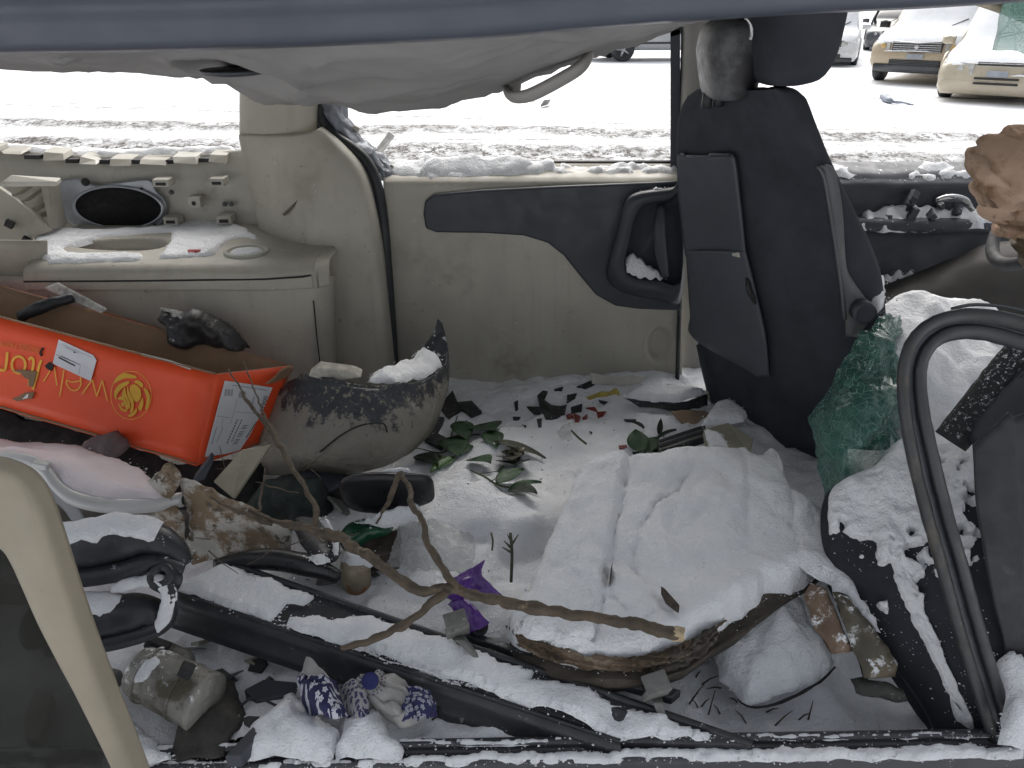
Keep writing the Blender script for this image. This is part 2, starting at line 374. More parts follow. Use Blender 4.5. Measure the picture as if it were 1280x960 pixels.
# ---- sagging headliner
sil = [(-260, 84), (0, 88), (120, 92), (255, 101), (300, 115), (335, 126), (400, 133), (480, 136), (560, 133), (610, 122), (640, 114), (690, 92), (740, 72), (800, 54), (850, 34), (900, 20), (1020, 2)]
top = [(-260, 58), (0, 54), (120, 53), (255, 50), (300, 49), (335, 48), (400, 46), (480, 44), (560, 40), (610, 36), (640, 34), (690, 29), (740, 23), (800, 18), (850, 12), (900, 8), (1020, 0)]
def headliner():
    rows = [[P(u, v, Y=1.02) for u, v in top]]
    for k, Y in ((.38, 1.22), (.66, 1.42), (.86, 1.6), (.97, 1.74), (1.0, 1.84)):
        rows.append([P(a[0], a[1]*(1-k)+b_[1]*k, Y=Y) for a, b_ in zip(top, sil)])
    for dz, Y in ((.03, 1.98), (.09, 2.15), (.15, 2.36)):
        rows.append([V(P(*b_, Y=1.84).x*Y/1.84, Y, P(*b_, Y=1.84).z+dz) for b_ in sil])
    c1 = P(300, 93, Y=1.46)
    def f(p, a, b_):
        p = p+V(0, 0, .010+.010*fz(p, 5, 1, 3)-.014*(1-abs(noise.noise(V(p.x*2.6+p.y*1.4, p.y*3.4, 4))))**8-.008*(1-abs(noise.noise(V(p.x*5-p.y*3, p.y*5, 9))))**9)
        d = sqrt(((p.x-c1.x)/.10)**2+((p.y-c1.y)/.13)**2)         # sunken lamp pocket
        p.z += .035*max(0, min(1, (1.0-d)/.35))-.010*exp(-((d-1.08)/.12)**2)
        e = abs((p.x-(-.05))*.92+(p.y-1.5)*.25)
        p.z += .012*exp(-(e/.05)**2)
        return p
    B().patch(rows, 130, 90, f).obj('headliner', LINER, van, solid=.012, offs=1)
headliner()
b = B(); c1 = P(298, 95, Y=1.47); b.loft([[c1+V(.060*k*cos(a)+.5*.10*k*sin(a)*.0, .085*k*sin(a), h+.012) for a in [2*pi*i/24 for i in range(24)]] for k, h in ((1, .0), (.92, -.006), (.6, -.010))]); b.obj('dome_lamp_pocket', DARK, van)
# grab handle on the headliner
b = B(); pa = spl([P(634, 112, Y=1.74), P(640, 121, Y=1.70), P(662, 119, Y=1.68), P(700, 100, Y=1.68), P(728, 82, Y=1.70), P(737, 64, Y=1.74), P(728, 52, Y=1.78)], 30)
b.tube(pa, [.013, .017, .018, .018, .018, .015, .011], 12, flat=.6); gh = b.obj('grab_handle', M('beige handle', (.25, .243, .23), .5, .05, 6, .1, 700), van)
for u, v in ((640, 111), (728, 56)):
    B().lathe(P(u, v, Y=1.75), (0, .3, 1), [(-.012, .005), (-.010, .018), (.03, .022)], 14).obj('handle_cap', MATS['beige handle'], gh)
# ---- sliding door on the far side
def door():
    rows = []
    for v, Y in ((206, 2.47), (211, 2.455), (219, 2.40), (226, 2.365), (240, 2.35), (300, 2.345), (400, 2.345), (500, 2.36), (530, 2.36)):
        k = max(0, (v-226)/244)
        rows.append([P(u, v, Y=Y) for u in (479+17*k, 560+14*k, 660+6*k, 760+2*k, 852)])
    c = P(824, 430, Y=2.345)
    def f(p, a, b_):
        d = sqrt(((p.x-c.x)/.044)**2+((p.z-c.z)/.066)**2)
        if p.z < .7: p.y += .022*max(0, min(1, (1-d)/.22))*(1 if d < 1 else 0)-.003*exp(-((d-1.1)/.1)**2)
        p.y += .004*fz(p, 3, 2, 3)
        return p
    d = B().patch(rows, 190, 130, f).obj('sliding_door', BEIGE, van, solid=.006, offs=-1)
    ins = [(529, 268), (531, 252), (542, 243), (600, 238), (700, 233), (800, 229), (853, 227), (853, 389), (800, 387), (770, 383), (745, 369), (725, 345), (705, 320), (685, 304), (655, 295), (610, 292), (545, 291), (532, 286)]
    B().prism(PY(ins, 2.326), (0, .018, 0)).obj('door_insert', M('blue black plastic', (.030, .036, .047), .5, .08, 5, .15, 900), d, True, .006, ang=40)
    out = [(795, 240), (840, 234), (853, 234), (853, 372), (820, 374), (775, 364), (758, 345), (764, 315), (774, 280), (780, 254)]
    inn = [(808, 256), (835, 250), (850, 250), (850, 348), (822, 350), (788, 345), (780, 330), (786, 305), (792, 280), (798, 264)]
    def ring(l, Y, n=44): return spl_c(PY(l, Y), n)
    def shrink(l, k):
        cx = sum(p[0] for p in l)/len(l); cy = sum(p[1] for p in l)/len(l); return [(cx+(p[0]-cx)*k, cy+(p[1]-cy)*k) for p in l]
    b = B(); b.loft([ring(out, 2.332), ring(shrink(out, .985), 2.30), ring(shrink(out, .93), 2.275), ring(shrink(inn, 1.04), 2.272), ring(inn, 2.285), ring(shrink(inn, .96), 2.322)]); b.obj('armrest_cup', MATS['blue black plastic'], d)
    b = B(); b.tube(spl([P(826, 258, Y=2.30), P(824, 285, Y=2.265), P(826, 315, Y=2.262), P(832, 345, Y=2.29)], 16), [.012, .018, .018, .012], 10); b.obj('pull_handle', DARK, d)
    q = B(); q.pillow([P(782, 322, Y=2.312), P(790, 319, Y=2.315), P(812, 334, Y=2.30), P(832, 345, Y=2.29), P(826, 350, Y=2.282), P(800, 347, Y=2.282), P(784, 340, Y=2.284)], .02, .006, .02, .003, .003, 4); q.obj('armrest_snow', SNOW, d)
    q = B(); q.pillow([P(806, 240, Y=2.30), P(820, 235, Y=2.305), P(832, 235, Y=2.30), P(826, 241, Y=2.29)], .006, .004, .01, .003, .003, 5); q.obj('armrest_snow', SNOW, d)
    # window bottom seal and the thick snow on the belt line
    b = B(); b.tube([P(478, 206, Y=2.50), P(600, 205, Y=2.50), P(720, 205, Y=2.50), P(852, 205, Y=2.50)], .012, 8); b.obj('window_seal', RUBBER, d)
    q = B(); q.pillow([P(484, 224, Y=2.38), P(520, 229, Y=2.37), P(580, 229, Y=2.37), P(660, 222, Y=2.385), P(700, 214, Y=2.42), P(690, 206, Y=2.47), P(600, 205, Y=2.48), P(485, 207, Y=2.48)], .035, .008, .045, .012, .012, 2); q.obj('belt_snow', SNOW, d)
    q = B(); q.pillow([P(520, 226, Y=2.375), P(600, 227, Y=2.375), P(655, 221, Y=2.385), P(675, 212, Y=2.43), P(640, 205, Y=2.47), P(530, 205, Y=2.47)], .045, .008, .05, .008, .012, 6); q.obj('belt_snow', SNOW, d)
    q = B(); q.pillow([P(690, 219, Y=2.40), P(760, 218, Y=2.40), P(845, 217, Y=2.40), P(848, 207, Y=2.465), P(700, 207, Y=2.465)], .012, .007, .02, .02, .02, 8, 30); q.obj('belt_snow', SNOWD, d)
    # slit of the door edge
    b = B(); b.tube([P(850, 190, Y=2.36), P(851, 300, Y=2.34), P(849, 400, Y=2.335), P(846, 490, Y=2.33)], .007, 6); b.obj('door_edge_seal', RUBBER, d)
door()
# B-pillar: dark window frame, then grey trim
b = B(); b.hexa(PY([(838, 40), (850, 36), (851, 212), (838, 212)], 2.44), PY([(838, 40), (850, 36), (851, 212), (838, 212)], 2.50)); b.hexa(PY([(836, -20), (856, -30), (852, 42), (838, 46)], 2.44), PY([(836, -20), (856, -30), (852, 42), (838, 46)], 2.50)); b.obj('window_frame', PAINT, van, False)
b = B(); b.patch([[P(u-852+uu, v, Y=Y) for uu, Y in ((848, 2.47), (853, 2.42), (866, 2.40), (880, 2.40), (900, 2.44), (910, 2.5))] for u, v in ((856, -30), (856, 60), (853, 140), (850, 220), (847, 330), (846, 430), (846, 530))], 30, 40); b.obj('pillar_trim', M('grey pillar plastic', (.24, .235, .215), .55, .08, 5, .1, 700), van, solid=.004)
# C-pillar trim
def cpillar():
    rows = [
        [P(300, 168, Y=2.44), P(303, 168, Y=2.37), P(345, 169, Y=2.31), P(380, 167, Y=2.30), P(400, 160, Y=2.32), P(404, 158, Y=2.40)],
        [P(304, 185, Y=2.44), P(306, 185, Y=2.37), P(350, 185, Y=2.30), P(400, 183, Y=2.29), P(424, 180, Y=2.32), P(430, 178, Y=2.40)],
        [P(309, 210, Y=2.44), P(311, 210, Y=2.37), P(360, 210, Y=2.29), P(425, 208, Y=2.28), P(448, 206, Y=2.31), P(455, 205, Y=2.40)],
        [P(318, 240, Y=2.44), P(319, 240, Y=2.37), P(370, 240, Y=2.27), P(440, 240, Y=2.26), P(461, 240, Y=2.29), P(468, 240, Y=2.38)],
        [P(328, 300, Y=2.44), P(330, 300, Y=2.36), P(380, 300, Y=2.24), P(450, 300, Y=2.23), P(473, 300, Y=2.26), P(480, 300, Y=2.38)],
        [P(338, 380, Y=2.44), P(340, 380, Y=2.35), P(390, 380, Y=2.22), P(462, 380, Y=2.21), P(482, 380, Y=2.25), P(488, 380, Y=2.38)],
        [P(345, 500, Y=2.44), P(346, 500, Y=2.34), P(400, 500, Y=2.22), P(475, 500, Y=2.21), P(494, 500, Y=2.25), P(500, 500, Y=2.38)]]
    def f(p, a, b_): return p+V(0, .004*fz(p, 4, 5, 3), 0)
    c = B().patch(rows, 70, 80, f).obj('pillar_trim', BEIGE, van, solid=.004)
    rows = [[P(u, v, Y=Y) for u, Y in ((300, 2.45), (303, 2.39), (330, 2.33), (370, 2.325), (394, 2.36), (397, 2.45))] for v in (60, 110, 140, 172)]
    B().patch(rows, 40, 20).obj('pillar_trim', BEIGE, van, solid=.004)
    for pts in ([(352, 268), (372, 250), (368, 258), (356, 270)], [(374, 262), (380, 255), (378, 262)]):     # scuffs
        b = B(); b.prism(PY(pts, 2.262), (0, .02, 0)); b.obj('scuff_mark', M('scuff', (.13, .115, .095), .8, .2, 40), c)
    b = B(); b.lathe(P(408, 408, Y=2.19), (0, 1, 0), [(0, .009), (.002, .013), (.03, .013)], 14); b.obj('trim_button', BEIGEL, c)
    # door opening seal
    for off, r, m in ((0, .017, RUBBER), (-7, .012, M('grey rubber', (.07, .075, .085), .6, .15, 8, .1, 300))):
        b = B(); b.tube(spl([P(399+off, 130, Y=2.40), P(404+off, 152, Y=2.385), P(418+off, 170, Y=2.37), P(440+off, 185, Y=2.36), P(458+off, 202, Y=2.35), P(470+off, 228, Y=2.34), P(478+off, 270, Y=2.33), P(484+off, 340, Y=2.32), P(493+off, 470, Y=2.31)], 60), r, 10); b.obj('door_seal', m, c)
cpillar()
# crumpled sheet metal behind the pillar, a bent stub sticking out
def crumple():
    rows = [[P(u+du, v, Y=Y) for du, Y in ((0, 2.40), (10, 2.37), (22, 2.39), (32, 2.44))] for u, v in ((400, 125), (403, 145), (412, 162), (428, 178), (446, 192), (460, 208), (470, 226))]
    def f(p, a, b_): return p+V(.010*fz(p, 22, 1, 3), .016*fz(p, 18, 7, 3), .012*fz(p, 25, 4, 3))
    B().patch(rows, 28, 46, f).obj('crumpled_metal', CRUMP, van, solid=.003)
    b = B(); b.hexa([P(458, 202, Y=2.42), P(466, 206, Y=2.42), P(466, 206, Y=2.46), P(458, 202, Y=2.46)], [P(486, 164, Y=2.56), P(494, 170, Y=2.56), P(494, 170, Y=2.60), P(486, 164, Y=2.60)]); b.obj('bent_stub', M('grey metal', (.20, .20, .19), .5, .2, 20, .1, 200, metal=.5), van, False, .002)
    for (u, v) in ((444, 163), (490, 212)):
        b = B(); b.box(P(u, v, Y=2.42), (.02, .02, .03), Matrix.Rotation(.5, 3, 'Y')); b.obj('torn_clip', BEIGEL, van, False, .002)
crumple()
# ---- quarter trim at the far left: wall with the speaker, ledge box below
def quarter():
    rows = [[P(u, v+dv, Y=Y+.02) for u, dv in ((-300, -18), (-120, -10), (0, 2), (60, 8), (120, 11), (180, 12), (240, 10), (300, 4), (330, 2))] for v, Y in ((184, 2.47), (200, 2.45), (225, 2.44), (255, 2.43), (285, 2.41), (310, 2.41))]
    def f(p, a, b_): return p+V(0, .006*fz(p, 5, 2, 3), 0)
    wall = B().patch(rows, 110, 40, f).obj('quarter_trim', BEIGEL, van, solid=.005, offs=-1)
    # speaker plate and dark hole
    pl = [(66, 236), (70, 228), (92, 224), (120, 232), (150, 228), (186, 225), (194, 238), (205, 250), (208, 265), (196, 284), (150, 288), (115, 289), (95, 284), (76, 268), (70, 252)]
    sp = B().prism(spl_c(PY(pl, 2.425), 60), (0, .012, 0)).obj('speaker_plate', METALB, wall, True, .004, ang=40)
    c = P(147, 260, Y=2.41); X = P(200, 260, Y=2.41).x-c.x; Zr = .062
    b = B(); b.loft([[c+V(X*k*cos(a), dy, Zr*k*sin(a)) for a in [2*pi*i/48 for i in range(48)]] for k, dy in ((1.10, .012), (1.08, .003), (1.03, .0), (.99, .008))], False); b.obj('speaker_ring', METALB, wall)
    b = B(); b.loft([[c+V(X*k*cos(a), dy, Zr*k*sin(a)) for a in [2*pi*i/48 for i in range(48)]] for k, dy in ((1.0, .003), (.9, .008), (.5, .012))]); b.obj('speaker_opening', M('black speaker felt', (.006, .006, .008), .95, .2, 20, .4, 900), wall)
    for u, v, r in ((106, 228, .012), (176, 237, .005), (193, 282, .005)):
        b = B(); b.lathe(P(u, v, Y=2.418), (0, 1, 0), [(0, r), (.008, r)], 12); b.obj('bolt_hole', BLACK, wall)
    # clip bosses
    for u, v, w_, h_ in ((205, 227, .05, .024), (274, 226, .045, .024), (217, 274, .045, .026), (283, 273, .045, .028), (246, 251, .04, .032)):
        p = P(u, v, Y=2.405); o = B().box(p, (w_, .05, h_)).obj('clip_boss', BEIGEL, wall, False, .003)
        B().box(p+V(0, -.0262, -.002), (w_*.6 if h_ < .03 else .010, .004, h_*.35)).obj('clip_slot', BLACK, wall, False)
    for u, v in ((213, 241), (288, 256), (280, 256)):
        b = B(); b.lathe(P(u, v, Y=2.42), (0, 1, 0), [(0, .006), (.01, .008)], 10); b.obj('screw_boss', GREYP, wall)
    # broken tabs along the top edge
    for i, (u0, u1, v, dh) in enumerate(((-40, -4, 184, 8), (2, 28, 187, 7), (52, 78, 192, 10), (98, 122, 197, 10), (137, 163, 199, 9), (176, 206, 197, 9), (217, 246, 195, 10), (262, 282, 194, 10))):
        rj = random.Random(i*7+1); j_ = lambda: rj.uniform(-2.2, 2.2)
        a = [P(u0+j_(), v+j_(), Y=2.452), P(u1+j_(), v+1+j_(), Y=2.452), P(u1+j_(), v+dh+j_()*.6, Y=2.43), P(u0+j_(), v+dh-1+j_()*.6, Y=2.43)]
        B().hexa(a, [p+V(0, .06, .006) for p in a]).obj('trim_tab', (BEIGE if i % 3 else BEIGEL), wall, False, .002)
    for u0, u1, v in ((30, 50, 194), (82, 97, 199), (124, 136, 200), (164, 175, 200), (207, 216, 200), (248, 261, 198)):
        a = [P(u0, v, Y=2.447), P(u1, v, Y=2.447), P(u1, v+5, Y=2.447), P(u0, v+5, Y=2.447)]
        B().hexa(a, [p+V(0, .03, 0) for p in a]).obj('tab_gap', BLACK, wall, False)
    q = B(); q.pillow([P(-200, 176, Y=2.52), P(0, 189, Y=2.50), P(60, 194, Y=2.50), P(160, 198, Y=2.50), P(290, 192, Y=2.50), P(296, 188, Y=2.56), P(150, 192, Y=2.58), P(40, 188, Y=2.58), P(-200, 170, Y=2.6)], .02, .012, .03, .01, .01, 3); q.obj('sill_snow', SNOWD, wall)
    # ledge box: lid top with tray, rounded front, side wrapping into the pillar
    zf, zb = P(200, 333, Y=2.06).z, P(200, 283, Y=2.42).z
    def zt(y): return zf+(zb-zf)*(y-2.06)/.36
    xL, xR = P(40, 330, Y=2.06).x, P(412, 320, Y=2.08).x
    X = lambda u, v, Y: P(u, v, Y=Y).x
    rows = []
    for Y, dz in ((2.44, 0), (2.30, 0), (2.15, 0), (2.09, 0), (2.062, -.004), (2.045, -.018), (2.040, -.045), (2.040, -.060)):
        x1 = xR-.01+(-.05 if Y > 2.2 else 0)
        rows.append([V(x, Y+(.06*max(0, (x-xR+.09)/.09)**2 if Y < 2.2 else 0), zt(Y)+dz) for x in (xL-.02-(.0 if Y < 2.2 else .03), xL+.2, xL+.45, xL+.65, xL+.78, x1-.04, x1)])
    ct = V(X(150, 307, 2.24), 2.235, 0)
    def f2(p, a, b_):
        if p.y > 2.10:
            dx = (p.x-ct.x)/.15; dy = (p.y-ct.y)/(.055*(1+.35*dx)); d = (dx*dx)**1.3+dy*dy
            p.z -= .035*max(0, min(1, (1-d)/.3))
        return p
    lid = B().patch(rows, 150, 110, f2).obj('ledge_lid', BEIGE, van, solid=.005, offs=1)
    rows = []
    for v, Y in ((345, 2.056), (352, 2.050), (400, 2.045), (460, 2.05), (560, 2.06)):
        rows.append([P(u, v, Y=Y+dy) for u, dy in ((-60, 0), (60, 0), (180, 0), (300, 0), (375, .004), (398, .02), (412, .06), (418, .13), (420, .2))])
    B().patch(rows, 60, 30, f).obj('ledge_front', BEIGE, van, solid=.004)
    b = B(); b.tube([P(30, 352, Y=2.037), P(180, 351, Y=2.037), P(330, 349, Y=2.037), P(378, 346, Y=2.045), P(400, 342, Y=2.07)], .003, 6); b.obj('lid_groove', BLACK, van)
    b = B(); b.tube([P(392, 376, Y=2.052), P(396, 420, Y=2.052), P(402, 470, Y=2.055)], .002, 6); b.obj('panel_seam', BLACK, van)
    # cup holder ring with snow in it
    c = V(X(309, 313, 2.17), 2.165, zt(2.165)+.004)
    b = B(); b.loft([[c+V(r*cos(a), r*.92*sin(a), h) for a in [2*pi*i/40 for i in range(40)]] for r, h in ((.066, -.004), (.064, .006), (.055, .007), (.05, -.002))], False); b.obj('cup_ring', BEIGEL, lid)
    q = B(); q.pillow([c+V(.05*cos(a), .045*sin(a), 0) for a in [2*pi*i/14 for i in range(14)]], .006, .008, .02, .003, .003, 3); q.obj('cup_snow', SNOW, lid)
    # snow over the ledge, tray wall left bare
    zz = lambda u, v: None
    def L(u, v):
        lo, hi = 1.95, 2.6
        for _ in range(30):
            mid = (lo+hi)/2
            if P(u, v, Y=mid).z > zt(mid): lo = mid
            else: hi = mid
        return P(u, v, Y=lo)
    q = B(); q.pillow([L(38, 316), L(60, 332), L(150, 330), L(180, 328), L(180, 320), L(90, 319), L(80, 313), L(130, 299), L(212, 293), L(212, 304), L(202, 319), L(196, 327), L(240, 325), L(270, 322), L(283, 306), L(300, 300), L(326, 303), L(322, 296), L(312, 289), L(290, 280), L(225, 277), L(215, 285), L(120, 290), L(60, 287), L(45, 296)], .014, .009, .02, .006, .006, 4); stuff(q.obj('ledge_snow', SNOW, lid))
    q = B(); q.pillow([L(85, 318), L(130, 309), L(205, 307), L(196, 317), L(150, 319)], .004, .009, .02, .004, .004, 5, base=lambda x, y: zt(y)-.028); q.obj('tray_snow', SNOW, lid)
    q = B(); q.pillow([L(328, 318), L(345, 312), L(362, 314), L(352, 321), L(332, 321)], .004, .006, .012, .003, .003, 6); q.obj('ledge_snow', SNOW, lid)
    b = B(); b.box(L(244, 320)+V(0, 0, .016), (.035, .012, .006)); b.obj('red_chip', M('red chip', (.35, .04, .03), .4), lid, False, .002)
    # broken ribbed trim at far left
    tr = [(-60, 200), (-60, 330), (36, 330), (38, 298), (62, 290), (48, 272), (20, 250), (0, 236)]
    t2 = B().prism([P(u, v, Y=2.34-(v-200)*.0006) for u, v in tr], (0, .02, 0)).obj('broken_trim', BEIGE, van, True, .004, ang=40)
    for u, v in ((12, 280), (33, 301)):
        B().box(P(u, v, Y=2.275), (.022, .012, .022), Matrix.Rotation(.6, 3, 'Y')).obj('clip_slot', BLACK, t2, False)
    a = [P(0, 228, Y=2.30), P(14, 218, Y=2.33), P(76, 222, Y=2.35), P(70, 227, Y=2.30)]
    B().hexa(a, [p+V(0, 0, -.014) for p in a]).obj('trim_lip', BEIGEL, t2, False, .003)
    for (u0, v0, u1, v1) in ((14, 242, 34, 228), (24, 250, 56, 228), (36, 262, 60, 246), (46, 270, 64, 258)):
        a = [P(u0, v0, Y=2.32), P(u1, v1, Y=2.36), P(u1, v1+4, Y=2.36), P(u0, v0+4, Y=2.32)]
        B().hexa(a, [p+V(.01, .04, -.002) for p in a]).obj('trim_rib', BEIGE, t2, False, .002)
    a = [P(50, 232, Y=2.33), P(62, 228, Y=2.34), P(74, 286, Y=2.33), P(62, 288, Y=2.30)]
    B().hexa(a, [p+V(0, .05, 0) for p in a]).obj('trim_rib', BEIGE, t2, False, .004)
    # inner side of rear trim, lower left
    rows = [[P(u, v, Y=Y) for u, Y in ((-220, 2.0), (-80, 2.04), (0, 2.07), (42, 2.10), (60, 2.12))] for v in (300, 350, 420, 520)]
    B().patch(rows, 20, 20, f).obj('rear_trim', BEIGE, van, solid=.004)
quarter()
# ---- near door sill with its two ribs and snow
def sill():
    def S(v0, v1, Y, z, dz): pass
    L = lambda v, Z, n=0: [P(-140, v+21+n, Z=Z), P(0, v+18+n, Z=Z), P(640, v+5+n, Z=Z), P(1280, v-6+n, Z=Z), P(1420, v-8+n, Z=Z)]
    rows = [L(917, -.03), L(918, .012), L(920, .018), L(925, .018), L(928, .004), L(938, -.002), L(941, .006), L(946, .006), L(951, .0), L(962, -.02), L(1010, -.10), L(1050, -.4)]
    s = B().patch(rows, 60, 60).obj('door_sill', M('sill plastic', (.045, .048, .055), .4, .1, 10, .1, 300, frost=(.30, 55)), van, solid=.004)
    q = B(); q.pillow([P(0, 936, Z=.018), P(640, 923, Z=.018), P(1280, 915, Z=.018), P(1280, 919, Z=.018), P(640, 928, Z=.018), P(0, 942, Z=.018)], .006, .004, .004, .006, .004, 1, 60); q.obj('sill_snow', SNOWD, s)
    q = B(); q.pillow([P(300, 955, Z=.006), P(640, 942, Z=.006), P(1280, 932, Z=.006), P(1280, 946, Z=.006), P(640, 953, Z=.006), P(300, 962, Z=.0)], .010, .004, .006, .008, .005, 2, 60); q.obj('sill_snow', SNOWD, s)
    q = B(); q.pillow([P(0, 956, Z=.006), P(120, 953, Z=.006), P(300, 951, Z=.006), P(300, 957, Z=.006), P(0, 964, Z=.006)], .004, .004, .004, .010, .004, 3, 60); q.obj('sill_snow', SNOWD, s)
sill()
# ---- driver's door, dark, with broken switch pod and snow
def fdoor():
    rows = []
    for v, Y in ((203, 2.52), (207, 2.49), (216, 2.44), (225, 2.42), (232, 2.40), (250, 2.405), (268, 2.40), (276, 2.34), (288, 2.33), (296, 2.36), (340, 2.38), (400, 2.38), (520, 2.40)):
        rows.append([P(u, v, Y=Y) for u in (1000, 1080, 1160, 1240, 1340, 1500)])
    def f(p, a, b_): return p+V(0, .008*fz(p, 7, 2, 3), .004*fz(p, 9, 6, 3))
    d = B().patch(rows, 90, 90, f).obj('driver_door', DARKF, van, solid=.006)
    q = B(); q.pillow([P(1035, 222, Y=2.42), P(1120, 226, Y=2.42), P(1215, 222, Y=2.42), P(1300, 222, Y=2.42), P(1300, 205, Y=2.49), P(1035, 207, Y=2.49)], .012, .008, .02, .018, .012, 2, 30); q.obj('belt_snow', SNOWD, d)
    q = B(); q.pillow([P(1070, 284, Y=2.34), P(1100, 289, Y=2.33), P(1150, 289, Y=2.33), P(1240, 285, Y=2.33), P(1240, 270, Y=2.40), P(1180, 266, Y=2.40), P(1130, 262, Y=2.41), P(1075, 272, Y=2.40)], .03, .007, .03, .02, .022, 4, 25); q.obj('armrest_snow', SNOW, d)
    rnd = random.Random(3)
    for i in range(16):
        u = rnd.uniform(1108, 1215); v = rnd.uniform(247, 276); s_ = rnd.uniform(.012, .035)
        B().box(P(u, v, Y=2.37+rnd.uniform(-.02, .02)), (s_*1.6, s_*.7, s_*.7), Matrix.Rotation(rnd.uniform(0, 3), 3, 'Y') @ Matrix.Rotation(rnd.uniform(0, 3), 3, 'Z')).warp(lambda p: p+V(nz(p, 60), nz(p, 60, 3), nz(p, 60, 6))*.006).obj('switch_shard', DARKF, d, False, .002)
    b = B(); b.tube(spl([P(1170, 251, Y=2.33), P(1185, 247, Y=2.32), P(1204, 250, Y=2.32), P(1216, 263, Y=2.32)], 14), [.010, .014, .014, .008], 10, flat=.7); b.obj('door_handle', M('dull chrome', (.45, .45, .45), .3, .1, 20, metal=.9), d)
    rows = [[P(u, v, Y=Y) for u, v, Y in r] for r in (((1090, 362, 2.33), (1150, 340, 2.32), (1200, 320, 2.30), (1240, 304, 2.28), (1330, 300, 2.24)), ((1090, 372, 2.27), (1150, 356, 2.24), (1200, 340, 2.22), (1250, 326, 2.2), (1330, 320, 2.16)), ((1090, 395, 2.2), (1150, 390, 2.18), (1200, 385, 2.16), (1260, 380, 2.13), (1330, 375, 2.1)), ((1090, 470, 2.2), (1150, 470, 2.16), (1200, 470, 2.14), (1260, 470, 2.12), (1330, 470, 2.1)))]
    B().patch(rows, 30, 24, f).obj('knee_panel', M('dark taupe plastic', (.055, .050, .045), .6, .12, 6, .15, 700, frost=(.18, 40)), van, solid=.004)
    q = B(); q.pillow([P(1100, 352, Y=2.36), P(1130, 352, Y=2.345), P(1150, 345, Y=2.335), P(1140, 338, Y=2.36), P(1105, 342, Y=2.37)], .012, .006, .02, .01, .01, 4, 30); q.obj('pocket_snow', SNOWD, d)
fdoor()
# A-pillar trim stub at the upper right
b = B(); b.patch([[P(u, v+dv, Y=Y) for u, v in ((1100, -26), (1180, -6), (1240, 12), (1290, 32), (1360, 66), (1460, 130))] for dv, Y in ((-34, 1.62), (-6, 1.52), (0, 1.56), (-6, 1.66), (-30, 1.76))], 30, 16); b.obj('windshield_pillar', TAN, van, solid=.004)
b = B(); b.patch([[P(u, v, Y=Y) for u in (1255, 1300, 1400, 1560, 1800)] for v, Y in ((330, 2.15), (350, 1.9), (352, 1.6), (370, 1.3), (520, 1.25), (800, 1.22))], 20, 20).warp(lambda p: p+V(.45, 0, 0)); b.obj('dashboard', DARK, van, solid=.01)
